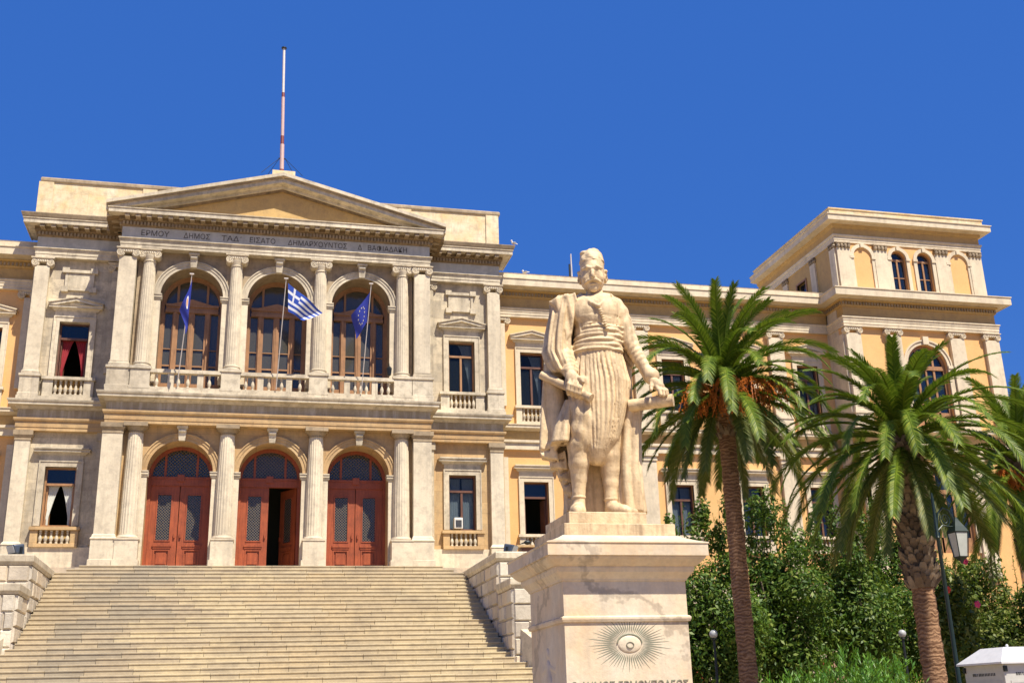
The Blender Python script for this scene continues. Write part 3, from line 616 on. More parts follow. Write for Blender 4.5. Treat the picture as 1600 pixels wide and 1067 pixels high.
# tower storey
TA,TB=29.6,38.62
m=MB(); arch_wall(m,TA,TB,14.9,18.0,YP,YP+.4,[(33.35,.47,15.15,17.05,1),(34.95,.47,15.15,17.05,1)],14); m.obj('tower_wall',M['yellow'],HP)
def side_wall(x0,x1):
    m=MB(); m.box(x0,x1,YP+.4,5.1,14.9,18.0); m.box(x0,x1,5.1,6.1,16.9,18.0); m.box(x0,x1,6.1,10.7,14.9,18.0); m.box(x0,x1,5.1,6.1,14.9,15.3); return m
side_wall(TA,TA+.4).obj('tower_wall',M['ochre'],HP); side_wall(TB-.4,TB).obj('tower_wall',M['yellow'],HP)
m=MB(); m.box(TA+.4,TB-.4,10.3,10.7,14.9,18.0); m.box(TA+.1,TB-.1,YP+.1,10.6,18.6,19.3); m.obj('tower_wall',M['yellow'],HP)
PT=[(TA-.06,10.8),(TA-.06,YP-.06),(TB+.06,YP-.06),(TB+.06,10.8)]
band('tower_architrave',PT,[(-.4,17.78),(0,17.78),(0,17.92),(.02,17.93),(.02,18.08),(.05,18.1),(.08,18.16),(.08,18.22),(-.1,18.24)],'white')
band('tower_frieze',PT,[(-.1,18.22),(-.02,18.23),(-.02,18.62),(.06,18.7),(.08,18.84),(-.1,18.86)],'ochre')
band('tower_cornice',PT,[(-.1,18.82),(.3,18.86),(.5,18.88),(.5,19.18),(.55,19.2),(.55,19.25),(-.4,19.3)],'white')
band('tower_parapet',PT,[(-.4,19.26),(.22,19.26),(.22,19.62),(.27,19.64),(.27,19.7),(-.4,19.72)],'attic')
for x in (30.02,32.27,36.05,38.2):
    m=MB(); m.box(x-.40,x+.40,YP-.1,YP+.02,14.92,17.45); p=m.obj('pilaster',M['white'],HP); m=MB(); m.box(-.42,.42,-.03,.1,.26,.33)
    for q in (-.32,-.1,.12,.32): m.sphere((q,-.02,.1),.11,4,sz=1.3); 
    for q in (-.33,.33): m.sphere((q,-.04,.24),.1,4)
    m.obj('pilaster_capital',M['cornice_top'],p,40,loc=(x,YP-.1,17.45))
for y in (1.9,4.1,7.4,10.2):
    m=MB(); m.box(TA-.1,TA+.02,y-.28,y+.28,14.92,17.45); p=m.obj('pilaster',M['white'],HP); m=MB(); m.box(-.12,.0,-.32,.32,.26,.33)
    for q in (-.24,.0,.24): m.sphere((-.06,q,.12),.12,4)
    m.obj('pilaster_capital',M['cornice_top'],p,40,loc=(TA,y,17.45))
m=MB(); m.box(TA-.06,TA+.1,5.0,5.1,15.3,16.9); m.box(TA-.06,TA+.1,6.1,6.2,15.3,16.9); m.box(TA-.06,TA+.1,5.0,6.2,16.9,17.0); a=m.obj('window',M['oak_wood'],HP); m=MB(); m.box(TA+.2,TA+.21,5.1,6.1,15.3,16.9); m.obj('pane',M['glass'],a)
for cx_,blank in ((31.15,1),(33.35,0),(34.95,0),(37.12,1)):
    r_=.55 if blank else .47; zs=17.05 if not blank else 17.0
    m=MB(); ring(m,cx_,zs,r_,r_+.2,YP-.09,YP+.02,20); m.box(cx_-.1,cx_+.1,YP-.16,YP,zs+r_-.02,zs+r_+.2)
    for s in (-1,1): m.box(*sorted((cx_+s*r_,cx_+s*(r_+.2))),YP-.07,YP+.02,14.92,zs-.1); m.box(*sorted((cx_+s*(r_-.02),cx_+s*(r_+.24))),YP-.12,YP+.02,zs-.12,zs+.02)
    m.obj('archivolt',M['white'],HP)
    if not blank:
        m=MB(); ring(m,0,zs,r_-.09,r_+.01,-.04,.05,16); 
        for s in (-1,1): m.box(*sorted((s*(r_-.09),s*(r_+.01))),-.04,.05,15.15,zs)
        m.box(-r_+.09,r_-.09,-.06,.05,zs-.1,zs+.02); m.box(-.05,.05,-.05,.04,15.15,zs-.1); m.box(-r_+.09,r_-.09,-.03,.04,15.95,16.0)
        a=m.obj('arched_window',M['oak_wood'],HP,loc=(cx_,YP+.2,0)); g=MB(); g.prismy([(-r_+.03,15.15),(r_-.03,15.15)]+[((r_-.03)*math.cos(PI*i/14),zs+(r_-.03)*math.sin(PI*i/14)) for i in range(15)],.0,.006); g.obj('pane',M['glass'],a)
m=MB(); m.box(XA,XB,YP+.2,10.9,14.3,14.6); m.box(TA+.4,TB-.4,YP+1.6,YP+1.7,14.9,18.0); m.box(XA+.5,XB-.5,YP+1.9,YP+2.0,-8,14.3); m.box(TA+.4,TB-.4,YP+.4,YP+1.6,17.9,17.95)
m.box(-28.9,28.9,6.0,6.1,-8,14.2); m.box(-6.2,6.2,4.2,4.3,0,14.1); m.obj('interior_wall',M['room_shade'],HP)
m=MB(); m.box(-29,XA,13.5,14,-8,14.2); m.box(-20.5,-20,YW,14,-8,14.2); m.obj('rear_wall',M['yellow'],HP)
# lamp fixed beside the right balcony window
m=MB(); m.tube([(5.08,.2,9.2),(5.08,0,9.25),(5.08,-.05,9.1)],.02,6); m.lathe([(.02,.42),(.10,.34),(.13,.3),(.09,0),(.03,-.06)],(5.08,-.05,8.68),6); m.obj('wall_lantern',M['iron'],HP)
# ================================================================ GROUND, STAIRCASE
def isl(name,cols,rough=.6,st=.5,bs=.4,stain=(.33,.27,.19),sc=1.3,streak=0):
    t=NT(name); x=t.n('ShaderNodeValToRGB'); e=x.color_ramp.elements
    while len(e)<len(cols): e.new(.5)
    for i,(q,c) in enumerate(zip(e,cols)): q.position=i/(len(cols)-1); q.color=tuple(c)+(1,)
    t.lk(t.geo.outputs['Random Per Island'],x.inputs[0]); n1=t.noise(sc,6,.65); n2=t.noise(.35,4,.6); n3=t.noise(11,5,.65)
    col=t.mix(t.math('MULTIPLY',t.ramp(n1,[(.45,0),(.75,1)]),st),x.outputs[0],stain)
    col=t.mix(t.math('MULTIPLY',t.ramp(n2,[(.48,0),(.7,1)]),st*.8),col,stain)
    if streak: col=t.mix(t.math('MULTIPLY',t.ramp(t.noise(1,5,.6,t.mapv((3,3,.3))),[(.5,0),(.75,1)]),streak),col,stain)
    col=t.mix(.35,col,t.ramp(n3,[(.3,.6),(.7,1)]),'MULTIPLY')
    return t.out(col,rough,t.math('ADD',n3,n1),bs,.02,spec=.3)
M['step']=isl('marble_step_blocks',[(.52,.42,.26),(.58,.48,.30),(.45,.37,.25),(.54,.43,.26),(.35,.30,.22)],st=.55,sc=2.6,stain=(.26,.21,.15))
M['block']=isl('stone_blocks',[(.64,.55,.42),(.76,.68,.54),(.50,.45,.37),(.70,.58,.42),(.46,.41,.35)],st=.5,sc=2.2,bs=.9,stain=(.25,.21,.16))
M['paving']=isl('paving_marble',[(.33,.245,.14),(.30,.22,.125)],st=.3)
GZ=-7.98
g=MB(); N=24
rg=np.random.RandomState(3)
m=MB(); m.add([(-900,-900,GZ-.01),(900,-900,GZ-.01),(900,1500,GZ-.01),(-900,1500,GZ-.01)],[(0,1,2,3)]); tag(m.obj('ground',M['paving']),kind='structure')
stair=tag(empty('marble_staircase',(0,-9,GZ)),'broad flight of worn cream marble steps rising to the three red doors','staircase')
RI,TR=.19,.406
for k in range(42):
    z=-k*RI; y=-.85-k*TR; hwid=7.35 if k==0 else 7.75 if k==1 else 8.14 if k<19 else 8.35+.115*(k-19)
    m=MB(); x=-hwid+rg.uniform(-.0,.0); xs=[-hwid]
    while xs[-1]<hwid: xs.append(xs[-1]+rg.uniform(.8,2.6))
    xs[-1]=hwid
    if len(xs)>2 and xs[-1]-xs[-2]<.3: xs.pop(-2)
    yb=y+TR+.12 if k else 0.4
    for a,c in zip(xs[:-1],xs[1:]):
        j=rg.uniform(-.012,.012); dz=rg.uniform(-.006,.006); g_=.006; yy=y+j+9; zt=z+dz-GZ; zb=z-RI-.01-GZ
        P=[(yb+9,zb),(yy,zb),(yy,zt-.05),(yy-.020,zt-.045),(yy-.026,zt-.012),(yy-.018,zt),(yb+9,zt)]
        n=len(P); m.add([(a+g_,p,q) for p,q in P]+[(c-g_,p,q) for p,q in P],[tuple(range(n)),tuple(range(2*n-1,n-1,-1))]+[(i,(i+1)%n,n+(i+1)%n,n+i)[::-1] for i in range(n)])
    m.obj('step',M['step'],stair)
m=MB(); m.box(-9.3,9.3,-.25+9,2.1+9,-.3-GZ,-.005-GZ); m.obj('landing',M['step_stone'],stair)
# cheek walls of rock-faced blocks
def blocks(mb,face,u0,u1,v0,v1,fix,hc=.52,lc=.95,d=.12,seed=0):   # face 'x-','x+','y-'
    r=np.random.RandomState(seed); z=v1; 
    while z>v0+.05:
        z0=max(v0,z-hc); u=u0; first=True
        while u<u1-.02:
            L=r.uniform(.6,1.25)*lc; u2=min(u+L,u1); u2=u1 if u1-u2<.25 else u2
            p=.05+r.uniform(0,.05); i=.045
            a,b_,c,e=u+.012,u2-.012,z0+.012,z-.012
            if face=='y-': V=[(a,fix,c),(b_,fix,c),(b_,fix,e),(a,fix,e)]; W_=[(a+i,fix-p,c+i),(b_-i,fix-p,c+i),(b_-i,fix-p,e-i),(a+i,fix-p,e-i)]
            elif face=='x-': V=[(fix,b_,c),(fix,a,c),(fix,a,e),(fix,b_,e)]; W_=[(fix-p,b_-i,c+i),(fix-p,a+i,c+i),(fix-p,a+i,e-i),(fix-p,b_-i,e-i)]
            else: V=[(fix,a,c),(fix,b_,c),(fix,b_,e),(fix,a,e)]; W_=[(fix+p,a+i,c+i),(fix+p,b_-i,c+i),(fix+p,b_-i,e-i),(fix+p,a+i,e-i)]
            mb.add(V+W_,[(4,5,6,7),(0,1,5,4),(1,2,6,5),(2,3,7,6),(3,0,4,7)]); u=u2
        z=z0
    return mb
for s,f1,f2,nm in ((-1,-6.3,-8.3,'left'),(1,-7.6,-9.8,'right')):
    cw=tag(empty('cheek_wall',(s*9.5,-5,GZ)),('rock-faced stone wall stepping down beside the left end of the staircase' if s<0 else 'shaded rock-faced stone wall at the right end of the staircase, behind the statue pedestal'),'stone wall','stepped walls flanking the staircase')
    X0,X1=8.22,11.3; ox,oy,oz=-s*9.5,5,-GZ
    def put(mb,name,mat,**k):
        mb.v=[(a+ox,b_+oy,c+oz) for a,b_,c in mb.v]; return mb.obj(name,M[mat],cw,**k)
    sx=lambda a,b_: (min(s*a,s*b_),max(s*a,s*b_))
    m=MB(); m.box(*sx(X0+.02,X1),f1+.02,1.9,GZ,-.62); m.box(*sx(X0+.02,X1),f2+.02,f1+.02,GZ,-1.85); put(m,'wall_core','rustic')
    m=MB(); blocks(m,'x-' if s>0 else 'x+',f1,1.6,-7.8,-.66,s*(X0+.02),seed=s+5); put(m,'side_blocks','block')
    m=MB(); blocks(m,'x-' if s>0 else 'x+',f2,f1,-7.8,-1.85,s*(X0+.02),seed=s+15); put(m,'side_blocks','block')
    m=MB(); blocks(m,'y-',*sx(X0+.02,X1),-1.8,-.66,f1+.02,seed=s+25,hc=.57); put(m,'front_blocks','block')
    m=MB(); blocks(m,'y-',*sx(X0+.02,X1),-7.4,-1.85,f2+.02,seed=s+35,hc=.57); put(m,'front_blocks','block')
    for f,zt,yb in ((f1,-.3,1.9),(f2,-1.5,f1)):
        pth=[(X0,yb),(X0,f),(X1,f),(X1,yb)] if s>0 else [(-X1,yb),(-X1,f),(-X0,f),(-X0,yb)]
        prf=[(-.3,zt-.36),(.04,zt-.35),(.06,zt-.3),(.10,zt-.24),(.10,zt-.04),(.08,zt),(-.3,zt)]
        m=MB().sweep(pth,prf); m.box(*sx(X0+.2,X1-.2),f+.2,yb,zt-.3,zt-.001); put(m,'coping','trim')
    # sloping coping beside the flared lower steps
    m=MB(); ya,yb=f2+.1,-.85-42*TR; xa,xb=8.42,8.42+.115*23
    z0,z1=-3.55,GZ+.3
    for o0,o1,h in ((0,.32,.35),(.32,1.5,.62)):
        P=[(s*(xa+o0),ya,z0-.9),(s*(xa+o1),ya,z0-.9),(s*(xb+o1),yb,z1-1),(s*(xb+o0),yb,z1-1),(s*(xa+o0),ya,z0+h),(s*(xa+o1),ya,z0+h),(s*(xb+o1),yb,z1+h),(s*(xb+o0),yb,z1+h)]
        m.hexa(P if s<0 else [P[i] for i in (1,0,3,2,5,4,7,6)])
    put(m,'ramp_coping','trim')
# floodlights on the copings
def floodlight(x,y,z,rz,lab):
    o=tag(empty('floodlight',(x,y,z),rz),lab,'floodlight','floodlights on the stair walls')
    m=MB(); m.hexa([(-.34,-.28,.06),(.34,-.28,.06),(.34,.12,.0),(-.34,.12,.0),(-.30,-.42,.42),(.30,-.42,.42),(.34,.05,.5),(-.34,.05,.5)]); m.obj('housing',M['flood'],o,bevel=.06)
    m=MB(); m.hexa([(-.27,-.30,.1),(.27,-.30,.1),(.27,-.28,.1),(-.27,-.28,.1),(-.24,-.435,.38),(.24,-.435,.38),(.24,-.41,.38),(-.24,-.41,.38)]); m.obj('lamp_glass',M['lampglass'],o)
    m=MB(); 
    for s in (-1,1): m.box(*sorted((s*.36,s*.40)),-.15,-.05,0,.34)
    m.box(-.4,.4,-.16,-.04,-.0,.035); m.obj('bracket',M['iron'],o); o.scale=(.85,.85,.85); return o
M['flood']=plain('floodlight_metal',(.10,.12,.15),.35,.5)
M['lampglass']=plain('lamp_glass',(.35,.38,.42),.15,0,.8)
floodlight(-8.75,-5.85,-.3,R(-50),'dark grey floodlight on the left stair wall, under the left window'); floodlight(8.85,-6.6,-.3,R(55),'blue-grey floodlight on the right stair wall, nearest the steps')
# little roofed box beside the right lamp
o=tag(empty('bird_table',(9.9,-5.6,-.3)),'rusty flat-topped fixture with a bird shape on it, next to the right floodlight','fixture')
m=MB(); m.box(-.3,.3,-.2,.2,0,.42); m.obj('box',M['brown_wood'],o); m=MB(); m.box(-.52,.42,-.32,.32,.42,.5); m.obj('lid',M['rust'],o)
m=MB(); m.sphere((.0,0,.64),.09,6,sx=1.7); m.sphere((.17,0,.76),.05,5); m.hexa([(-.12,-.02,.6),(-.3,-.01,.56),(-.3,.01,.56),(-.12,.02,.6),(-.1,-.02,.68),(-.3,-.01,.59),(-.3,.01,.59),(-.1,.02,.68)]); m.obj('bird_figure',M['iron'],o,True)
# ================================================================ PEDESTAL
PX,PY=4.91,-30.02; H=1.04
ped=tag(empty('statue_pedestal',(PX,PY,GZ)),'tall veined marble pedestal with heavy cornice and carved sunburst under the statue','pedestal')
def sq(h): return [(-h,-h),(h,-h),(h,h),(-h,h)]
def pp(name,prof,mat='pedestal',h=H,base=0): 
    m=MB().sweep(sq(h),[(o_,z-GZ) for o_,z in prof],True); return m.obj(name,M[mat],ped)
m=MB(); m.box(-H,H,-H,H,0,-3.9-GZ); m.obj('die',M['pedestal'],ped)
pp('band',[(-.02,-4.60),(.03,-4.59),(.045,-4.55),(.045,-4.52),(.02,-4.50),(-.02,-4.49)])
pp('cornice',[(-.02,-3.96),(.02,-3.95),(.03,-3.92),(.06,-3.88),(.11,-3.82),(.13,-3.76),(.13,-3.73),(.16,-3.725),(.20,-3.69),(.26,-3.63),(.28,-3.60),(.28,-3.585),(.315,-3.58),(.315,-3.40),(.33,-3.385),(.33,-3.37),(.30,-3.36),(.2,-3.33),(.05,-3.27),(-.04,-3.22),(-.1,-3.2),(-.5,-3.19)])
pp('base_moulding',[(.0,GZ),(.45,GZ),(.45,GZ+.5),(.3,GZ+.55),(.25,GZ+.8),(.05,GZ+.9),(-.1,GZ+.92)])
m=MB(); m.box(-.96,.96,-.98,.94,-3.22-GZ,-3.02-GZ); m.obj('upper_block',M['statue'],ped,bevel=.012)
m=MB(); m.box(-.80,.56,-.74,.74,-3.025-GZ,-2.79-GZ); m.obj('upper_block',M['statue'],ped,bevel=.012)
# carved sunburst with eye
M['groove']=stone('carved_groove',(.27,.22,.15),(.24,.24,.17),(.30,.36,.27),st=.6,streak=.5,seed=41)
m=MB(); zc=-4.93-GZ; xc=.02
for i in range(60):
    a=2*PI*(i+.5)/60; ca,sa=math.cos(a),math.sin(a); r0=.235+.0*i; ra=(.235*.84,.165); L=.74*(1-.22*abs(sa))*(.88 if i%2 else 1.0); L*= .96+.06*math.sin(i*2.3)
    p0=Vector((xc+.215*ca,zc+.155*sa)); p1=Vector((xc+L*ca,zc+L*.78*sa)); d=(p1-p0).normalized(); n_=Vector((-d.y,d.x)); w_=.0115
    q=p0+(p1-p0)*.3
    m.add([(p0.x,-H-.002,p0.y),(q.x+n_.x*w_,-H-.002,q.y+n_.y*w_),(p1.x,-H-.002,p1.y),(q.x-n_.x*w_,-H-.002,q.y-n_.y*w_),(q.x,-H+.02,q.y)],[(3,2,1,0)])
m.obj('sunburst_rays',M['groove'],ped)
m=MB(); m.sphere((xc,-H,zc),0.205,10,1,.15,.70); e=m.obj('sunburst_eye',M['pedestal'],ped,True)
m=MB(); m.tube([(xc+.205*math.cos(a),-H-.010,zc+.145*math.sin(a)) for a in [PI*(.02+.96*i/20) for i in range(21)]],.014,6); m.obj('brow',M['groove'],e)
m=MB(); m.tube([(xc+.06*math.cos(a),-H-.034,zc-.02+.045*math.sin(a)) for a in [PI*2*i/20 for i in range(21)]],.008,5); m.obj('iris',M['groove'],e)
put_text('inscription','Ο ΔΗΜΟΣ ΕΡΜΟΥΠΟΛΕΩΣ',.165,(-.0,-H-.004,-5.61-GZ),M['groove'],ped,sx=.92)
# ================================================================ SCULPTING (implicit surfaces)
class Vol:
    def __init__(s,lo,hi,h):
        s.lo=np.array(lo,float); s.h=h; s.n=np.ceil((np.array(hi)-s.lo)/h).astype(int)+1
        s.D=np.full(s.n,9.,np.float32); s.ax=[(s.lo[i]+h*np.arange(s.n[i])).astype(np.float32) for i in range(3)]
    def put(s,fn,lo,hi,k=.02,op='u'):
        i0=np.maximum(0,np.floor((np.array(lo)-s.lo)/s.h).astype(int)-1); i1=np.minimum(s.n,np.ceil((np.array(hi)-s.lo)/s.h).astype(int)+2)
        if (i1<=i0).any(): return
        sl=tuple(slice(a,c) for a,c in zip(i0,i1))
        X,Y,Z=np.meshgrid(*[s.ax[j][sl[j]] for j in range(3)],indexing='ij',sparse=True)
        d=fn(X,Y,Z); a=s.D[sl]
        if op=='u': hh=np.clip(.5+.5*(a-d)/k,0,1); s.D[sl]=a+(d-a)*hh-k*hh*(1-hh)
        else: d=-d; hh=np.clip(.5-.5*(a-d)/k,0,1); s.D[sl]=a+(d-a)*hh+k*hh*(1-hh)
    def cone(s,a,b,ra,rb,k=.03,op='u',rip=None):
        a=np.array(a,np.float32); b=np.array(b,np.float32); ba=b-a; L2=float(ba@ba)+1e-9; r=max(ra,rb)+k
        def f(X,Y,Z):
            px,py,pz=X-a[0],Y-a[1],Z-a[2]; t=np.clip((px*ba[0]+py*ba[1]+pz*ba[2])/L2,0,1)
            d=np.sqrt((px-t*ba[0])**2+(py-t*ba[1])**2+(pz-t*ba[2])**2)-(ra+(rb-ra)*t)
            if rip: d=d-rip(t,px,py,pz)
            return d
        s.put(f,np.minimum(a,b)-r-.03,np.maximum(a,b)+r+.03,k,op)
    def chain(s,P,k=.03,op='u'):
        for p,q in zip(P[:-1],P[1:]): s.cone(p[:3],q[:3],p[3],q[3],k,op)
    def ell(s,c,r,k=.03,op='u',rz=0,ry=0):
        cz,sz,cy,sy=math.cos(rz),math.sin(rz),math.cos(ry),math.sin(ry)
        def f(X,Y,Z):
            x,y,z=X-c[0],Y-c[1],Z-c[2]; x,y=x*cz+y*sz,-x*sz+y*cz; x,z=x*cy-z*sy,x*sy+z*cy
            q=np.sqrt((x/r[0])**2+(y/r[1])**2+(z/r[2])**2); g=np.sqrt((x/r[0]**2)**2+(y/r[1]**2)**2+(z/r[2]**2)**2)+1e-6
            return np.where(q<.02,-min(r),q*(q-1)/g)
        m=max(r)+k+.02; s.put(f,np.array(c)-m,np.array(c)+m,k,op)
    def loft(s,K,k=.03,disp=None,op='u',clip=None,grow=0,rnd=.03):  # rows: z,cx,rx,cy,ry
        K=sorted(K); A=np.array(K,float); z=A[:,0]
        def f(X,Y,Z):
            zz=Z.ravel(); I=lambda j: np.interp(zz,z,A[:,j]).astype(np.float32)[None,None,:]
            cx,rx,cy,ry=I(1),I(2),I(3),I(4); x,y=X-cx,Y-cy; q=np.sqrt((x/rx)**2+(y/ry)**2); g=np.sqrt((x/rx**2)**2+(y/ry**2)**2)+1e-6
            d=np.where(q<.05,-np.minimum(rx,ry),q*(q-1)/g)-grow
            if disp: d=d-disp(np.arctan2(x/rx,-y/ry),Z,x,y,q)
            e=np.maximum(z[0]-Z,Z-z[-1]); d=np.where((d>-rnd)&(e>-rnd),np.sqrt(np.maximum(d+rnd,0)**2+np.maximum(e+rnd,0)**2)-rnd,np.maximum(d,e))
            if clip is not None: d=np.maximum(d,clip(X,Y,Z))
            return d
        m=grow+k+.08; lo=(float((A[:,1]-A[:,2]).min()-m),float((A[:,3]-A[:,4]).min()-m),z[0]-m); hi=(float((A[:,1]+A[:,2]).max()+m),float((A[:,3]+A[:,4]).max()+m),z[-1]+m)
        s.put(f,lo,hi,k,op)
    def slab(s,poly,yc,t,rnd=.04,k=.03,disp=None,op='u'):
        P=np.array(poly,np.float32); 
        def f(X,Y,Z):
            x=X[:,:,0]+0*Z[0,:,:]; x=X[:,0,:]+0*Z[0]; z=Z[0]+0*x; d=np.full(x.shape,9.,np.float32); sg=np.ones(x.shape,np.float32)
            for i in range(len(P)):
                a=P[i]; b=P[i-1]; e=b-a; wx,wz=x-a[0],z-a[1]; t_=np.clip((wx*e[0]+wz*e[1])/(e@e),0,1); d=np.minimum(d,(wx-e[0]*t_)**2+(wz-e[1]*t_)**2)
                c1=z>=a[1]; c2=z<b[1]; c3=e[0]*wz>e[1]*wx; sg=np.where((c1&c2&c3)|(~c1&~c2&~c3),-sg,sg)
            d2=(sg*np.sqrt(d))[:,None,:]; y=Y-(yc(X,Z) if callable(yc) else yc); tt=t(X,Z) if callable(t) else t
            dy=np.abs(y)-tt
            if disp: dy=dy-disp(X,Y,Z)
            return np.minimum(np.maximum(d2+rnd,dy+rnd),0)+np.sqrt(np.maximum(d2+rnd,0)**2+np.maximum(dy+rnd,0)**2)-rnd
        T=.35; y0=yc if not callable(yc) else 0
        s.put(f,(P[:,0].min()-.1,y0-T-.1,P[:,1].min()-.1),(P[:,0].max()+.1,y0+T+.1,P[:,1].max()+.1),k,op)
    def mesh(s):
        D=s.D; h=s.h; S=D<0; c=np.zeros(np.array(D.shape)-1,np.int8)
        for i in (0,1):
            for j in (0,1):
                for k in (0,1): c+=S[i:D.shape[0]-1+i,j:D.shape[1]-1+j,k:D.shape[2]-1+k]
        act=(c>0)&(c<8); idx=np.full(act.shape,-1,np.int64); ids=np.argwhere(act); idx[act]=np.arange(len(ids))
        acc=np.zeros((len(ids),3)); cnt=np.zeros(len(ids)); C8=[(i,j,k) for i in (0,1) for j in (0,1) for k in (0,1)]
        val={q:D[ids[:,0]+q[0],ids[:,1]+q[1],ids[:,2]+q[2]] for q in C8}
        for a in C8:
            for d in range(3):
                if a[d]==0:
                    b=list(a); b[d]=1; b=tuple(b); va,vb=val[a],val[b]; m=(va<0)!=(vb<0); t=np.where(m,va/(va-vb+1e-12),0)
                    p=np.zeros((len(ids),3))+np.array(a); p[:,d]+=t; acc+=p*m[:,None]; cnt+=m
        V=(ids+acc/np.maximum(cnt,1)[:,None])*h+s.lo; F=[]
        for d in range(3):
            e=(d+1)%3; g=(d+2)%3; sh=list(D.shape); sl0=[slice(None)]*3; sl1=[slice(None)]*3; sl0[d]=slice(0,-1); sl1[d]=slice(1,None)
            a=S[tuple(sl0)]; b=S[tuple(sl1)]; m=a!=b; q=np.argwhere(m); q=q[(q[:,e]>0)&(q[:,g]>0)&(q[:,e]<D.shape[e]-1)&(q[:,g]<D.shape[g]-1)]
            ins=a[q[:,0],q[:,1],q[:,2]]; o=[]
            for de,dg in ((-1,-1),(0,-1),(0,0),(-1,0)):
                r=q.copy(); r[:,e]+=de; r[:,g]+=dg; o.append(idx[r[:,0],r[:,1],r[:,2]])
            o=np.stack(o,1); o[~ins]=o[~ins][:,::-1]; F.append(o[(o>=0).all(1)])
        return V,np.concatenate(F)
def vmesh(name,parts,mat):
    V=[];F=[];n=0
    for v,f in parts: V.append(v); F.append(f+n); n+=len(v)
    V=np.concatenate(V); F=np.concatenate(F); me=bpy.data.meshes.new(name)
    me.vertices.add(len(V)); me.vertices.foreach_set('co',V.astype(np.float32).ravel()); me.loops.add(len(F)*4); me.loops.foreach_set('vertex_index',F.ravel().astype(np.int32))
    me.polygons.add(len(F)); me.polygons.foreach_set('loop_start',np.arange(0,len(F)*4,4,dtype=np.int32)); me.update(); me.validate()
    me.polygons.foreach_set('use_smooth',[True]*len(F)); me.materials.append(mat); return me
rid=lambda x: np.sqrt(np.sin(x)**2+.02)           # rounded ridges with sharp valleys
BA=R(18.34)
st=tag(empty('marble_statue',(4.91,-30.02,0),-BA),'warm marble statue of a moustached man in cap, cloak and pleated breeches','statue')
# ---------------- body
B=Vol((-.75,-.62,-2.80),(1.35,.55,1.62),.0155)
pz=lambda t: t
# torso: rows z,cx,rx,cy,ry
TOR=[[1.362,0.148,0.254,.05,.16],[1.285,0.102,0.378,.04,.22],[1.153,0.089,0.487,.02,.28],[0.958,0.092,0.474,0,.33],[0.758,0.106,0.425,0,.33],[0.547,0.113,0.418,0,.31],[0.364,0.091,0.417,0,.30],[0.169,0.076,0.446,0,.33]]
B.loft(TOR,.03,lambda a,Z,x,y,q:.010*np.sin(Z*26+np.sin(x*6)*2)*(y<0)*(Z<.85))
for sx_ in (-1,1): B.ell((.07+sx_*.19,-.2,.98),(.22,.125,.25),.12)
# open jacket over the shirt
def tor_y(x,z):
    K=sorted(TOR); A=np.array(K); cx,rx,cy,ry=[np.interp(z,A[:,0],A[:,q]) for q in (1,2,3,4)]; return cy-ry*math.sqrt(max(.05,1-((x-cx)/rx)**2))
for L_,sg in (((-0.191,1.300),(-0.187,1.124),(-0.211,0.875),(-0.197,0.663),(-0.183,0.452)),-1),(((0.399,1.304),(0.483,1.110),(0.506,0.897),(0.482,0.687),(0.458,0.466)),1):
    q=[(x_,tor_y(x_,z_)-.012,z_) for x_,z_ in L_]; B.chain([(a,b_,c,.021) for a,b_,c in q],.012); B.chain([(a-sg*.035,b_-.008,c,.013) for a,b_,c in q],.01,'s')
for k_ in range(9):
    z_=.42+.075*k_; s_=1 if k_%2 else -1; x_=.07+s_*.16; B.cone((x_-.13,tor_y(x_-.13,z_)-.0,z_+.03*s_),(x_+.12,tor_y(x_+.12,z_)-.02,z_-.02),.014,.006,.03)
# sash
SAS=[[0.657,0.147,0.437,0,.34],[0.510,0.122,0.430,0,.355],[0.340,0.090,0.452,0,.365],[0.169,0.075,0.480,0,.37]]
B.loft(SAS,.01,lambda a,Z,x,y,q:.024*rid((Z-.30*x-.25*x*x)*21+1.0*np.sin(x*5))+.010*np.sin((Z-.1*x)*70+x*8)-.008,rnd=.03)
# buttons
for i in range(11):
    t=i/10; xb,zb=[(0.141,1.024),(0.289,0.551)][0][0]*(1-t)+[(0.141,1.024),(0.289,0.551)][1][0]*t,[(0.141,1.024),(0.289,0.551)][0][1]*(1-t)+[(0.141,1.024),(0.289,0.551)][1][1]*t
    yb=-.335-.045*math.sin(min(1,t*1.3)*PI*.6); B.ell((xb-.0,yb,zb),(.035,.03,.019),.008)
# neck and collar
B.cone((.13,.04,1.00),(.11,.06,1.42),.150,.14,.04)
def collar(P,w0,w1): B.chain([(p[0],p[1],p[2],r) for p,r in zip(P,np.linspace(w0,w1,len(P)))],.02)
collar([(-.14,-.02,1.32),(-.11,-.20,1.22),(.01,-.32,1.09),(.14,-.37,1.00)],.04,.034)
collar([(.37,-.0,1.32),(.31,-.18,1.22),(.23,-.29,1.10),(.15,-.37,1.00)],.04,.032)
B.ell((.35,-.21,1.14),(.17,.045,.085),.02,ry=.5); B.ell((-.17,-.20,1.18),(.14,.045,.06),.02,ry=-.35)
B.cone((-.10,.14,1.26),(.34,.14,1.26),.09,.09,.06)
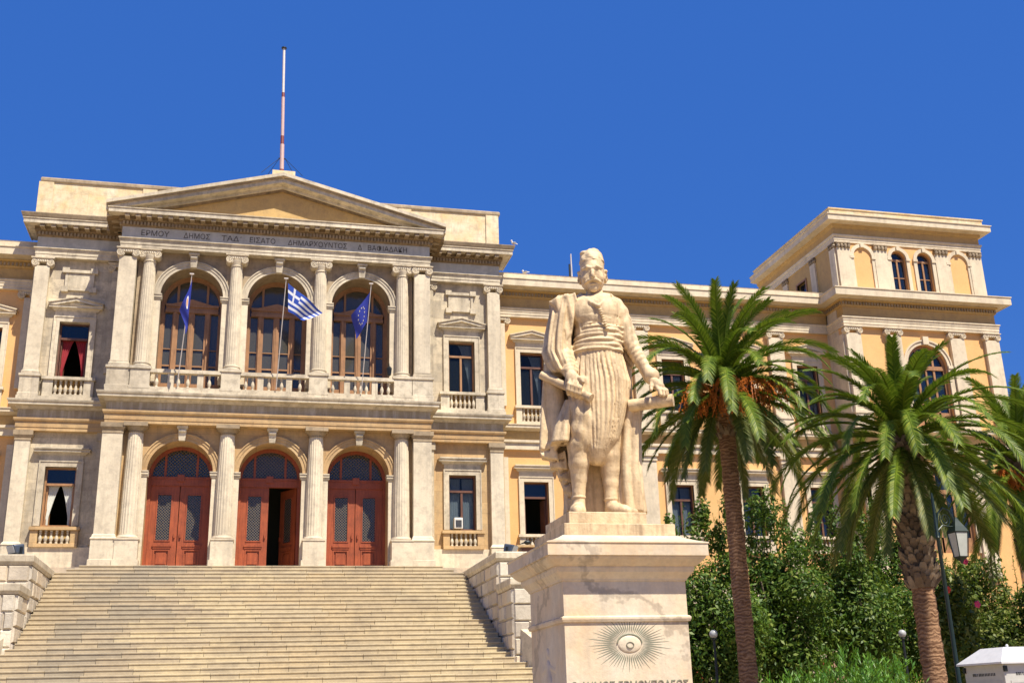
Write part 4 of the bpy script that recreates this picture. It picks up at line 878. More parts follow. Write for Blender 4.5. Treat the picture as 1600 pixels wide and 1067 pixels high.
# pleated breeches
SK=[[0.218,0.078,0.446,0,.34],[-0.061,0.069,0.507,0,.38],[-0.363,0.077,0.562,-.01,.41],[-0.778,0.061,0.541,-.02,.43],[-1.131,0.054,0.436,-.04,.40],[-1.433,0.040,0.343,-.08,.33],[-1.627,0.008,0.240,-.11,.27],[-1.768,-0.010,0.173,-.13,.19],[-1.874,-0.015,0.106,-.14,.11]]
def pleat(a,Z,x,y,q):
    am=np.clip((.28-Z)*.13,.012,.040)*np.clip((Z+1.95)*1.3,.12,1)*np.clip(np.where(Z<-.5,1.75-np.abs(a),1.),.1,1)*(.75+.35*np.sin(a*5.3+Z*1.7)); ph=a*17.5+1.2*np.sin(Z*1.6+a*2.3)+.6*np.sin(a*7+1)
    return am*(rid(ph)**.8*1.3-.7+.35*np.clip((Z+1.15)*2.2,0,1)*(rid(ph*2.03+1.3*np.sin(Z*2))-.6))
B.loft(SK,.03,pleat,rnd=.06)
# breech puffed over the right knee
B.loft([[-0.329,-0.218,0.183,-.12,.30],[-0.746,-0.219,0.244,-.16,.32],[-1.038,-0.227,0.260,-.18,.32],[-1.334,-0.252,0.235,-.18,.29],[-1.540,-0.278,0.196,-.17,.25],[-1.654,-0.288,0.157,-.17,.20]],.04,lambda a,Z,x,y,q:.024*(rid(a*4.6+1.3*np.sin(Z*3.1)+.8)-.5)+.010*np.sin(Z*17+a*3),rnd=.05)
# legs
B.chain([(-.31,-.16,-1.34,.20),(-.33,-.20,-1.52,.20),(-.335,-.16,-1.82,.182),(-.345,-.12,-2.08,.142),(-.365,-.11,-2.34,.112),(-.375,-.11,-2.55,.115)],.03)
B.ell((-.335,-.04,-1.82),(.165,.2,.24),.05); B.ell((-.33,-.37,-1.50),(.085,.05,.10),.04)
B.chain([(.18,.02,-1.40,.24),(.20,-.02,-1.70,.195),(.215,.02,-1.95,.18),(.205,.0,-2.18,.142),(.195,-.02,-2.40,.115),(.19,-.02,-2.58,.115)],.03)
for c in ((-.368,-.11,-2.42),(.19,-.02,-2.46)): B.loft([[c[2]-.022,c[0],.130,c[1],.130],[c[2]+.016,c[0],.127,c[1],.127]],.01,rnd=.015)
B.chain([(-.375,-.06,-2.66,.12),(-.39,-.26,-2.68,.13),(-.40,-.44,-2.71,.085),(-.395,-.50,-2.73,.06)],.06)
B.chain([(.19,.02,-2.66,.12),(.28,-.15,-2.68,.13),(.40,-.29,-2.71,.095),(.46,-.34,-2.73,.07)],.06)
B.chain([(.50,-.28,-2.72,.07),(.58,-.24,-2.73,.06)],.04)
# arm with the scroll (image left) and arm resting on the bundle
B.chain([(-.60,.0,1.12,.17),(-.60,-.03,.55,.19),(-.50,-.18,.05,.18)],.05)
B.cone((-.50,-.18,.08),(-.42,-.34,-.20),.175,.135,.03,rip=lambda t,x,y,z:.006*np.sin(t*22+x*9))
B.loft([[-.22,-.43,.16,-.33,.14],[-.16,-.44,.165,-.32,.145]],.01,rnd=.02)
B.cone((-.42,-.34,-.22),(-.38,-.40,-.36),.10,.115,.03)
B.chain([(.46,.04,1.12,.16),(.54,.05,.98,.15),(.61,.05,.72,.145),(.68,.05,.42,.145)],.04)
B.cone((.68,.05,.42),(.95,-.12,-.22),.145,.105,.04,rip=lambda t,x,y,z:.007*np.sin(t*34+x*18+np.sin(z*11)*1.8))
B.cone((.55,.05,.98),(.68,.05,.45),.145,.145,.03,rip=lambda t,x,y,z:.012*np.sin(t*17+x*19+z*5))
B.cone((.93,-.10,-.16),(1.02,-.14,-.30),.10,.15,.02)
B.cone((.96,-.12,-.25),(1.04,-.17,-.40),.10,.085,.03)
bv=B.mesh()
# ---------------- hands
Hn=Vol((-.68,-.70,-.82),(-.12,-.2,-.15),.0085)
Hn.ell((-.375,-.44,-.42),(.135,.10,.17),.03); Hn.cone((-.42,-.36,-.2),(-.38,-.42,-.36),.10,.11,.04)
ax0=np.array((-.80,-.30,-.20)); 
for i in range(4):   # four fingers closing round the scroll
    t=i/3; kx,kz=-.455+.20*t,-.50-.085*t; r=.040-.003*abs(i-1.2)
    Hn.chain([(kx+.04,-.50,kz+.10,r*1.1),(kx+.01,-.565,kz+.0,r*1.08),(kx-.01,-.56,kz-.095,r),(kx+.0,-.48,kz-.15,r*.9),(kx+.02,-.40,kz-.13,r*.85)],.012)
Hn.chain([(-.30,-.44,-.34,.045),(-.23,-.52,-.40,.043),(-.19,-.56,-.47,.036)],.015)
hv=Hn.mesh()
Hm=Vol((.86,-.62,-.86),(1.36,.0,-.25),.0085)
Hm.cone((.98,-.13,-.28),(1.04,-.18,-.40),.09,.085,.03); Hm.chain([(1.03,-.18,-.40,.085),(1.10,-.25,-.49,.095),(1.15,-.30,-.55,.085)],.03)
for i,(a,b_,c) in enumerate((((1.09,-.33,-.55),(1.13,-.41,-.64),(1.145,-.43,-.73)),((1.14,-.33,-.565),(1.19,-.40,-.65),(1.205,-.41,-.74)),((1.19,-.30,-.57),(1.24,-.36,-.645),(1.255,-.36,-.72)),((1.21,-.25,-.56),(1.265,-.29,-.62),(1.28,-.28,-.68)))):
    r=.036-.002*i; Hm.chain([a+(r*1.1,),b_+(r,),c+(r*.85,)],.012)
Hm.chain([(1.03,-.25,-.46,.045),(1.00,-.34,-.55,.04),(.99,-.38,-.62,.032)],.015)
hm=Hm.mesh()
# ---------------- head
h0=.0085; Q=Vol((-.42,-.50,1.20),(.60,.62,2.36),h0)
HC=.075; hx=.245
SKU=[[1.47,HC+.0,.10,-.11,.10],[1.52,HC,.165,-.07,.17],[1.60,HC-.002,.218,.0,.245],[1.76,HC,.232,.02,.28],[1.90,HC,.238,.03,.29],[2.0,HC,.236,.04,.29],[2.10,HC,.20,.05,.26]]
Q.loft(SKU,.05,rnd=.06)
Q.cone((HC+.04,.06,1.05),(HC,.07,1.62),.150,.155,.05); Q.chain([(HC-.03,-.09,1.12,.03),(HC-.10,-.02,1.45,.035)],.03); Q.chain([(HC+.08,-.09,1.12,.03),(HC+.11,-.02,1.45,.035)],.03)
# brim-less cap
CAP=[[1.985,HC,.250,.055,.305],[2.05,HC,.246,.06,.30],[2.13,HC+.004,.222,.07,.27],[2.21,HC+.012,.178,.08,.21],[2.27,HC+.02,.122,.08,.14],[2.305,HC+.02,.06,.08,.07]]
Q.loft(CAP,.008,lambda a,Z,x,y,q:.007*np.sin(a*7+Z*19)+.012*np.exp(-((Z-2.0)/.016)**2)+.008*np.sin(x*31)*np.sin(Z*23),rnd=.05)
Q.ell((HC-.13,.0,2.19),(.10,.10,.055),.03); Q.ell((HC-.16,.10,2.15),(.07,.1,.06),.03)
fy=-.255
Q.ell((HC,-.235,1.80),(.14,.07,.14),.06); Q.ell((HC,-.20,1.60),(.13,.08,.10),.08)                                  # mid face
for s_ in (-1,1):
    Q.ell((HC+s_*.105,fy+.035,1.765),(.085,.055,.05),.02,'s',ry=s_*.12)            # sockets
    Q.ell((HC+s_*.105,fy+.025,1.765),(.058,.045,.032),.008)            # eyeballs
    Q.chain([(HC+s_*.05,fy-.01,1.80,.018),(HC+s_*.11,fy-.012,1.802,.017),(HC+s_*.165,fy+.035,1.785,.013)],.012)   # upper lids
    Q.chain([(HC+s_*.03,fy-.038,1.828,.024),(HC+s_*.10,fy-.035,1.845,.028),(HC+s_*.19,fy+.03,1.828,.022)],.025)   # brows
    Q.chain([(HC+s_*.055,fy+.0,1.735,.010),(HC+s_*.11,fy-.0,1.728,.011),(HC+s_*.16,fy+.035,1.742,.009)],.012)   # lower lids
    Q.ell((HC+s_*.135,fy+.055,1.675),(.085,.07,.09),.06)                   # cheekbones
    Q.ell((HC+s_*.04,fy-.05,1.652),(.027,.032,.022),.015)               # nostril wings
    Q.chain([(HC+s_*.015,fy-.055,1.622,.026),(HC+s_*.065,fy-.045,1.612,.031),(HC+s_*.125,fy-.002,1.590,.024),(HC+s_*.178,fy+.055,1.578,.011)],.01)   # moustache
    Q.ell((HC+s_*.25,.06,1.72),(.035,.055,.085),.012); Q.ell((HC+s_*.263,.045,1.725),(.02,.03,.05),.01,'s')
    for i,(dy,dz,r) in enumerate(((.10,.03,.055),(.14,-.03,.055),(.18,.06,.06),(.05,.08,.035))): Q.ell((HC+s_*(.245+.01*(i%2)),.04+dy,1.78+dz),(.05,r,r),.02)
Q.chain([(HC,fy-.0,1.835,.028),(HC,fy-.045,1.76,.028),(HC+.002,fy-.085,1.685,.034),(HC+.002,fy-.085,1.665,.036)],.02)
Q.cone((HC-.012,fy-.03,1.85),(HC-.008,fy-.02,1.90),.006,.005,.012,'s')
Q.ell((HC,fy-.02,1.545),(.06,.03,.018),.015); Q.ell((HC,fy-.03,1.568),(.075,.03,.009),.01,'s'); Q.ell((HC,fy-.02,1.518),(.06,.025,.010),.015,'s')
Q.ell((HC,fy+.055,1.475),(.085,.07,.055),.07)
Q.ell((HC,.16,1.76),(.25,.25,.22),.05)
qv=Q.mesh()
V_,F_=qv; V_[:,0]=HC+(V_[:,0]-HC)*.94; V_[:,1]=.08+(V_[:,1]-.08)*.95; V_[:,2]=np.where(V_[:,2]<1.985,1.965+(V_[:,2]-1.985)*1.09,V_[:,2]-.02); tl=R(3); c0=np.array((HC,.08,1.45))    # head bowed a little, as carved
P_=V_-c0; y=P_[:,1]*math.cos(tl)-P_[:,2]*math.sin(tl); z=P_[:,1]*math.sin(tl)+P_[:,2]*math.cos(tl); V_=np.stack([P_[:,0],y,z],1)+c0; 
def so(name,parts,mat,parent): o=bpy.data.objects.new(name,vmesh(name,parts,mat)); COL.objects.link(o); o.parent=parent; return o
so('body',[bv,hv,hm,(V_,F_)],M['statue'],st)
# ---------------- cloak
K_=Vol((-1.22,-.55,-2.80),(1.1,.72,1.55),.0165)
vf=lambda X,Y,Z:.035*(rid(X*17+.7*np.sin(Z*1.1)+Z*.6)-.5)
K_.slab([(-0.676,1.207),(-0.156,1.498),(0.441,1.412),(0.631,0.967),(0.705,0.211),(0.682,-0.536),(0.730,-1.255),(0.764,-1.967),(0.817,-2.670),(-0.664,-2.660),(-0.624,-2.252),(-0.728,-1.950),(-0.832,-1.677),(-0.938,-1.414)],.34,.13,.05,.03,vf)
# fall of cloth behind the left leg, gathered on the bundle
SW=[[-0.821,0.669,0.124,.05,.20],[-1.448,0.597,0.202,.08,.20],[-2.017,0.529,0.234,.08,.21],[-2.690,0.511,0.253,.08,.24]]
SW=[[-0.714,0.682,0.153,.06,.17],[-1.144,0.583,0.193,.08,.19],[-1.893,0.521,0.218,.08,.22],[-2.716,0.522,0.242,.08,.26]]
K_.loft(SW,.04,lambda a,Z,x,y,q:.058*(rid(a*3.2+Z*.5+.4*np.sin(Z*2.1))-.5),rnd=.05)
# thrown over the right shoulder and arm
SL=[[1.345,-0.428,0.178,.05,.22],[1.196,-0.470,0.225,.03,.29],[0.911,-0.529,0.224,.0,.33],[0.525,-0.601,0.233,-.03,.34],[0.208,-0.643,0.251,-.06,.33],[-0.005,-0.586,0.243,-.13,.29],[-0.195,-0.531,0.195,-.20,.20]]
K_.loft(SL,.03,lambda a,Z,x,y,q:.062*(rid(a*3.7+Z*.9+.6*np.sin(Z*2.4+a))-.5)+.012*np.sin(a*19+Z*3),rnd=.05)
K_.slab([(-0.754,1.172),(-0.599,1.238),(-0.255,1.318),(-0.224,1.166),(-0.356,0.534),(-0.442,0.417),(-0.519,0.788),(-0.637,1.041)],-.20,.10,.03,.03,lambda X,Y,Z:.02*np.sin(X*30+Z*6))
# outer hanging part with straight folds
K_.slab([(-0.888,0.050),(-0.572,-0.185),(-0.529,-0.809),(-0.599,-1.392),(-0.815,-1.683),(-1.025,-1.534),(-0.964,-0.787)],.03,.17,.05,.03,lambda X,Y,Z:.07*(rid(X*10.5+.5*np.sin(Z*1.5))-.5))
for (xa,ya,xb,yb_,dd) in ((860,712,846,704,.0),(873,728,861,720,.15),(882,748,872,738,.2),(886,768,880,758,.2)): pass
for k_,(a_,b2,c2,d2,yy) in enumerate((((-1.024,-1.484),(-0.736,-1.381),(-0.682,-1.753),(-0.997,-1.670),.02),((-0.865,-1.655),(-0.565,-1.552),(-0.534,-1.900),(-0.850,-1.852),.12),((-0.716,-1.857),(-0.506,-1.728),(-0.488,-2.097),(-0.712,-2.041),.18),((-0.647,-2.059),(-0.472,-1.952),(-0.477,-2.330),(-0.633,-2.277),.22),((-0.612,-2.286),(-0.461,-2.201),(-0.469,-2.644),(-0.591,-2.605),.24))):
    K_.slab([a_,b2,c2,d2],yy,.16,.03,.015,lambda X,Y,Z:.02*np.sin(X*26+Z*10))
    K_.cone((a_[0]+.05,yy-.17,a_[1]-.10),(b2[0]-.03,yy-.12,b2[1]-.16),.028,.02,.012,'s')
# rolled fold hanging under the hand
CN=[[-0.700,-0.449,0.080,-.24,.08],[-0.921,-0.503,0.124,-.24,.13],[-1.185,-0.571,0.169,-.24,.18],[-1.482,-0.628,0.191,-.24,.23]]
K_.loft(CN,.02,lambda a,Z,x,y,q:.03*(rid(a*2.6+.6)-.5),rnd=.02)
K_.loft([[-1.60,-.50,.15,-.22,.16],[-1.33,-.49,.13,-.22,.13],[-1.2,-.47,.04,-.22,.04]],.01,op='s',rnd=.01)
K_.loft([[-1.50,-.50,.085,-.22,.09],[-1.2,-.49,.085,-.22,.09]],.01,rnd=.01); K_.loft([[-1.6,-.50,.045,-.22,.05],[-1.3,-.50,.045,-.22,.05]],.01,op='s',rnd=.01)
# sleeve hanging behind the left arm
K_.slab([(0.619,0.798),(0.741,0.866),(0.805,0.575),(0.828,0.191),(0.709,-0.047),(0.558,0.157)],.20,.09,.04,.03,lambda X,Y,Z:.025*np.sin(X*34+Z*2))
so('cloak',[K_.mesh()],M['statue'],st)
def sm_tube(name,a,b_,r):
    a,b_=Vector(a),Vector(b_); m=MB(); n=10; m.tube([a+(b_-a)*i/n for i in range(n+1)],[r*(1+.03*math.sin(i*2)) for i in range(n+1)],18); 
    m.tube([a+(b_-a)*.995,b_+(b_-a).normalized()*.004],[r*.55,r*.5],12); return m.obj(name,M['statue'],st,40)
sm_tube('rolled_scroll',(-.93,-.18,-.19),(-.06,-.56,-.77),.078)
sm_tube('rolled_chart',(.60,-.10,-.82),(1.37,-.27,-.795),.11)

# winged figure in low relief on the shaded left face of the pedestal
Rv=Vol((-.16,-.95,2.0),(.06,.85,3.15),.018)
for a,b_,ra,rb in (((0,-.05,2.55),(0,.0,2.75),.13,.12),((0,0,2.95),(0,.01,2.97),.085,.09),((0,-.08,2.75),(0,-.42,2.68),.055,.045),((0,-.42,2.68),(0,-.62,2.88),.045,.04),((0,-.62,2.88),(0,-.70,2.96),.035,.04),((0,.1,2.76),(0,.38,2.66),.055,.045),((0,.38,2.66),(0,.46,2.86),.045,.035),((0,-.05,2.5),(0,-.25,2.05),.15,.10),((0,.0,2.5),(0,.15,2.0),.15,.12),((0,.50,3.0),(0,.62,2.7),.03,.035),((0,.62,2.7),(0,.48,2.3),.035,.02)):
    Rv.cone(a,b_,ra,rb,.03)
for k_ in range(6): Rv.cone((-.09,-.1+.05*k_,2.5),(-.07,-.26+.1*k_,2.02),.018,.022,.015)
so_=bpy.data.objects.new('relief_figure',vmesh('relief_figure',[Rv.mesh()],M['pedestal'])); COL.objects.link(so_); so_.parent=ped; so_.location=(-H+.01,0,0); so_.scale=(.4,1,1)
# ================================================================ PLANTS
def leafmat(name,cols,trans=.25,rough=.45,spec=.4):
    t=NT(name); x=t.n('ShaderNodeValToRGB'); e=x.color_ramp.elements
    while len(e)<len(cols): e.new(.5)
    for i,(q,c) in enumerate(zip(e,cols)): q.position=i/(len(cols)-1); q.color=tuple(c)+(1,)
    t.lk(t.geo.outputs['Random Per Island'],x.inputs[0]); n=t.noise(1.1,3,.6)
    col=t.mix(.55,x.outputs[0],t.ramp(n,[(.3,.45),(.7,1.0)]),'MULTIPLY')
    t.out(col,rough,spec=spec)
    tr=t.n('ShaderNodeBsdfTranslucent'); t.lk(t.mix(.6,col,(.25,.4,.03)),tr.inputs[0]); mx=t.n('ShaderNodeMixShader'); mx.inputs[0].default_value=trans
    o=[q for q in t.t.nodes if q.type=='OUTPUT_MATERIAL'][0]; t.lk(t.b.outputs[0],mx.inputs[1]); t.lk(tr.outputs[0],mx.inputs[2]); t.lk(mx.outputs[0],o.inputs[0]); return t.m
M['frond']=leafmat('palm_leaf',[(.04,.08,.006),(.085,.145,.010),(.14,.20,.015),(.27,.30,.035)],.14,.5,.2)
M['frond_old']=leafmat('palm_leaf_old',[(.05,.08,.012),(.10,.13,.02),(.22,.21,.05)],.15,.5,.25)
M['leaf']=leafmat('tree_leaf',[(.022,.06,.007),(.05,.11,.012),(.09,.165,.02),(.22,.28,.05)],.2,.5,.25)
M['leaf2']=leafmat('tree_leaf_olive',[(.035,.065,.009),(.08,.12,.016),(.15,.19,.03),(.28,.29,.07)],.2,.5,.25)
M['hedge']=leafmat('hedge_leaf',[(.05,.16,.012),(.09,.24,.02),(.16,.33,.03)],.25,.4)
M['rachis']=plain('palm_midrib',(.34,.36,.12),.5)
def barkmat(name,a,b_,sc=(5,5,26),bs=1.0):
    t=NT(name); n=t.noise(1,5,.7,t.mapv(sc)); n2=t.noise(3,4,.6)
    wv=t.n('ShaderNodeTexWave',wave_type='BANDS',bands_direction='Z'); wv.inputs['Scale'].default_value=3.1; wv.inputs['Distortion'].default_value=9; wv.inputs['Detail'].default_value=5; wv.inputs['Detail Scale'].default_value=1.6
    t.lk(t.geo.outputs['Position'],wv.inputs['Vector'])
    h=t.math('ADD',n,t.math('MULTIPLY',wv.outputs['Fac'],.38)); col=t.mix(t.ramp(h,[(.45,0),(.95,1)]),a,b_); col=t.mix(.5,col,t.ramp(n2,[(.3,.5),(.7,1)]),'MULTIPLY')
    return t.out(col,.85,h,bs,.03,spec=.2)
M['bark']=barkmat('palm_bark',(.17,.085,.045),(.42,.25,.14))
M['boot']=isl('palm_leaf_bases',[(.12,.085,.06),(.22,.16,.11),(.34,.26,.18)],.85,st=.6,sc=4,bs=.8,stain=(.07,.045,.025))
M['fruit']=leafmat('palm_dates',[(.55,.14,.015),(.72,.22,.02),(.42,.09,.01)],.15,.5)
M['trunk']=barkmat('tree_bark',(.10,.08,.055),(.2,.16,.12),(6,6,3))
def frond_mesh(rs,az,e0,L,droop,base_r,mat='frond',wid=.42,pairs=100,twist=0,z0=0):
    m=MB(); n=pairs; pts=[]; p=Vector((base_r*math.cos(az),base_r*math.sin(az),z0)); side=rs.uniform(-.12,.12)
    for i in range(n+1):
        t=i/n; el=e0-droop*t**1.35; a=az+side*t; d=Vector((math.cos(a)*math.cos(el),math.sin(a)*math.cos(el),math.sin(el))); pts.append((p.copy(),d)); p=p+d*(L/n)
    q=[a for a,_ in pts]; m.tube(q[::4]+[q[-1]],[.035*(1-i/(len(q[::4])+1))+.006 for i in range(len(q[::4])+1)],5,False)
    tw=rs.uniform(-.5,.5)+twist
    for i in range(4,n+1):
        t=i/n; p,d=pts[i]; rt=Vector((-math.sin(az+side*t),math.cos(az+side*t),0)); up=rt.cross(d).normalized()*-1
        if up.z<0 and abs(d.z)<.9: up=-up
        ca,sa=math.cos(tw*t),math.sin(tw*t); r2=rt*ca+up*sa; u2=up*ca-rt*sa
        w=wid*(min(1,.30+t*3.0))*(1-max(0,t-.80)**1.4*3.6)*rs.uniform(.92,1.05); lift=.34-.2*t
        for s in (-1,1):
            f=.75+.75*t; dr=(r2*s+d*f+u2*(lift+rs.uniform(-.16,.16))).normalized()
            a=p+dr*.0; mid=p+dr*w*.5; tip=p+dr*w+Vector((0,0,-.07*w/.42)); b_=.0175
            m.add([a-d*b_,mid-d*b_*1.1,tip,mid+d*b_*1.1,a+d*b_],[(0,1,2,3,4)])
    return m
def palm(name_label,x,y,zc,rt,n,L,seed,boots=None,e_lo=-48,fr=0,group=None,az_skip=None,wid=.42,spec=None,ex=1.0,dk=1.0,lf0=.72):
    rs=random.Random(seed); root=tag(empty('palm_tree',(x,y,GZ)),name_label,'palm tree','palm trees in front of the right wing'); H_=zc-GZ
    m=MB(); nz=90; prof=[]
    for i in range(nz+1):
        z=H_*i/nz; r=rt*(1.12-.14*i/nz)+.014*((i*1.0)%2)+.008*math.sin(i*1.7+seed)+.006*math.sin(i*.61)+(.10 if z>H_-1.6 and boots is None else 0)*min(1,(z-H_+1.6)/.8 if z>H_-1.6 else 0); prof.append((r,z))
    m.lathe(prof,n=18); m.obj('trunk',M['bark'],root,True)
    z0=boots if boots is not None else H_-1.5
    m=MB(); k=0; z=z0
    while z<H_+.05:
        rr=rt*(1.0 if boots is None else 1.35)*(1+.12*math.sin(k*.7)*.3)+(.02); nb=11 if boots is not None else 9
        for j in range(nb):
            a=2*PI*(j+.5*(k%2))/nb+rs.uniform(-.08,.08); c=Vector((math.cos(a),math.sin(a),0)); t_=Vector((-c.y,c.x,0)); w_=rr*.30; b0=c*(rr*.82); h=rs.uniform(.12,.24); o_=rr*rs.uniform(1.02,1.38); w_*=rs.uniform(.7,1.1)
            zz=z+rs.uniform(-.03,.03); Z=lambda v: Vector((0,0,v))
            P=[b0-t_*w_+Z(zz-.1),b0+t_*w_+Z(zz-.1),c*o_*.95+t_*w_*.75+Z(zz+h*.5),c*o_*.95-t_*w_*.75+Z(zz+h*.5),b0-t_*w_+Z(zz+.06),b0+t_*w_+Z(zz+.06),c*o_+t_*w_*.5+Z(zz+h),c*o_-t_*w_*.5+Z(zz+h)]
            m.hexa(P)
        z+=.11; k+=1
    m.obj('leaf_bases',M['boot'],root)
    for i in range(n):
        t=(i+.5)/n; az=i*2.39996+rs.uniform(-.15,.15); e=R(86-(86-e_lo)*t**ex+rs.uniform(-7,7)); dr=R((38+62*math.sin(PI*min(1,t*1.15)))*dk+rs.uniform(-9,9)); 
        if t>.75: dr=R(40+rs.uniform(-10,10))
        l=L*(lf0+(1.08-lf0)*min(1,t*2.6)**.8)*(1-.18*max(0,t-.7)/.3)*rs.uniform(.9,1.06)
        frond_mesh(rs,az,e,l,dr,.10+.14*t,wid=wid,z0=(.25-.7*t)).obj('frond',M['frond' if t<.86 else 'frond_old'],root,loc=(0,0,H_))
    return root,H_
p1,h1=palm('tall slender palm with orange date clusters, directly right of the statue',12.1,-20,2.75,.222,94,3.35,5,e_lo=-42,wid=.38,ex=.98,dk=.93,lf0=.80)
p2,h2=palm('shorter palm with shaggy bark and no fruit, between the tall palm and the lamp post',15.0,-24,.45,.25,92,3.5,11,boots=4.7,e_lo=-44,wid=.35,ex=.95,dk=.88,lf0=.52)
p3,h3=palm('palm cut off by the right edge of the photo, its dates hanging beside the lantern',21.6,-20,.75,.30,68,3.4,23,boots=6.0,e_lo=-60,wid=.36)
def dates(root,x,y,z,s=1,seed=0):
    rs=random.Random(seed); m=MB(); 
    for k in range(34):
        a=rs.uniform(0,2*PI); sp=rs.uniform(.1,.5)*s; d=Vector((math.cos(a)*sp,math.sin(a)*sp,-rs.uniform(.35,.75)*s)); p0=Vector((0,0,.15)); p1_=p0+Vector((d.x*.6,d.y*.6,.05)); p2_=p0+d
        q=[p0.lerp(p1_,t/6).lerp(p1_.lerp(p2_,t/6),t/6) for t in range(7)]
        m.tube(q,.008,4,False)
        for j in range(16):
            t=.3+.7*j/15; c=q[min(6,int(t*6))].lerp(q[min(6,int(t*6)+1)],t*6%1)+Vector((rs.uniform(-.035,.035),rs.uniform(-.035,.035),rs.uniform(-.03,.03))); r=.024
            m.add([c+Vector(v) for v in ((r,0,0),(-r,0,0),(0,r,0),(0,-r,0),(0,0,r*1.5),(0,0,-r*1.5))],[(0,2,4),(2,1,4),(1,3,4),(3,0,4),(2,0,5),(1,2,5),(3,1,5),(0,3,5)])
    return m.obj('date_cluster',M['fruit'],root,loc=(x,y,z))
for i,(x,y,z,s) in enumerate(((-1.2,-.9,-.35,1.35),(-.45,-1.25,-.25,1.6),(.25,-1.3,-.25,1.4),(1.25,-.9,-.1,1.25),(-.75,.3,-.35,.9),(1.25,.2,-.2,.8),(.1,.6,-.3,.9))): dates(p1,x,y,h1+z,s,i)
for i,(x,y,z,s) in enumerate(((-1.0,-.5,-.5,1.0),(-.5,-.8,-.6,1.0),(.5,-.6,-.5,1.0))): dates(p3,x,y,h3+z,s,i+20)
# leafy trees under the palms
def leaf_cloud(rs,blobs,n,size,shell=.55,up=.3):
    """many leaf-sized folded faces spread through overlapping blobs (x,y,z,rx,ry,rz)"""
    w=np.array([b_[3]*b_[4]*b_[5] for b_ in blobs])**.7; w/=w.sum(); k=rs.choice(len(blobs),n,p=w); Bq=np.array(blobs)[k]
    d=rs.normal(size=(n,3)); d/=np.linalg.norm(d,axis=1)[:,None]; r=1-shell*rs.rand(n)**1.6; r*=(1+.10*np.sin(d[:,0]*7+k)*np.cos(d[:,2]*6+d[:,1]*5))
    C=Bq[:,:3]+d*r[:,None]*Bq[:,3:]; nr=d+rs.normal(size=(n,3))*.7; nr[:,2]+=up; nr/=np.linalg.norm(nr,axis=1)[:,None]
    a=np.cross(nr,rs.normal(size=(n,3))); a/=np.linalg.norm(a,axis=1)[:,None]; b2=np.cross(nr,a); s=size*(.6+.8*rs.rand(n))[:,None]
    V=np.stack([C-a*s,C+b2*s*.42+nr*s*.1,C+a*s,C-b2*s*.42+nr*s*.1],1).reshape(-1,3); F=np.arange(4*n).reshape(-1,4); return V,F
def npmesh(name,V,F,mat,smooth=False):
    me=bpy.data.meshes.new(name); k=F.shape[1]; me.vertices.add(len(V)); me.vertices.foreach_set('co',V.astype(np.float32).ravel()); me.loops.add(F.size); me.loops.foreach_set('vertex_index',F.ravel().astype(np.int32))
    me.polygons.add(len(F)); me.polygons.foreach_set('loop_start',np.arange(0,F.size,k,dtype=np.int32)); me.update(); me.materials.append(mat); return me
def tree(x,y,ztop,rx,seed,label,mat='leaf',n=21000,low=.22,name='leafy_tree',size=.088,ry=None,shoots=6):
    rs=np.random.RandomState(seed); H_=ztop-GZ; ry=ry or rx; root=tag(empty(name,(x,y,GZ)),label,'tree','leafy trees under the palms'); blobs=[]
    for i in range(17):
        a=rs.uniform(0,2*PI); rr=rs.uniform(0,.72)*rx; h=rs.uniform(low+.1,.90)**.9; q=rs.uniform(.22,.46)*rx*(1.15-.5*max(0,h-.6)/.3); blobs.append((rr*math.cos(a),rr*math.sin(a)*ry/rx,H_*h,q,q,q*rs.uniform(.8,1.3)))
    blobs.append((0,0,H_*.52,rx*.78,ry*.78,H_*.30))
    for i in range(7): a=rs.uniform(0,2*PI); rr=rs.uniform(.1,.8)*rx; blobs.append((rr*math.cos(a),rr*math.sin(a),H_*rs.uniform(.86,1.0),rx*.13,rx*.13,rx*rs.uniform(.2,.42)))
    V,F=leaf_cloud(rs,blobs,n,size); me=npmesh('crown',V,F,M[mat]); mo('crown',me,root)
    m=MB(); 
    for k in range(4):
        a=k*1.7+seed; e=Vector((math.cos(a)*rx*.5,math.sin(a)*rx*.4,H_*.72)); s=Vector((.06*math.cos(a),.06*math.sin(a),0)); q=[s.lerp(Vector((e.x*.25,e.y*.25,H_*.35)),t/5).lerp(Vector((e.x*.25,e.y*.25,H_*.35)).lerp(e,t/5),t/5) for t in range(6)]
        m.tube(q,[.10*(1-.14*t) for t in range(6)],7)
    m.obj('trunk',M['trunk'],root,True)
    if shoots:
        m=MB(); r=random.Random(seed)
        for k in range(shoots):
            a=r.uniform(0,2*PI); rr=r.uniform(.1,.8)*rx; p=Vector((rr*math.cos(a),rr*math.sin(a),H_*.82)); l=r.uniform(.9,1.9); d=Vector((r.uniform(-.22,.22),r.uniform(-.2,.2),1)).normalized()
            m.tube([p+d*l*t/5+Vector((math.sin(t+k)*.03,0,0)) for t in range(6)],[.016,.014,.012,.01,.008,.005],4)
            for j in range(int(l*26)):
                t=j/(l*26); c=p+d*l*t; q=Vector((r.uniform(-1,1),r.uniform(-1,1),r.uniform(-.3,.7))).normalized(); s=q.cross(d).normalized()*.03; L_=.15*(1.15-t*.5)
                m.add([c,c+q*L_*.5+s,c+q*L_,c+q*L_*.5-s],[(0,1,2,3)])
        m.obj('shoots',M[mat],root)
    return root
tree(14.1,-13.5,.25,2.0,1,'dark green leafy tree hugging the right side of the pedestal, left of the tall palm',shoots=9)
tree(17.3,-12.0,.8,2.2,2,'dark green leafy tree with a pointed top directly right of the tall palm trunk',n=23000,shoots=9)
tree(20.3,-11.5,.9,2.2,3,'leafy tree with the tallest crown, behind the left fronds of the shaggy palm',n=23000,shoots=9)
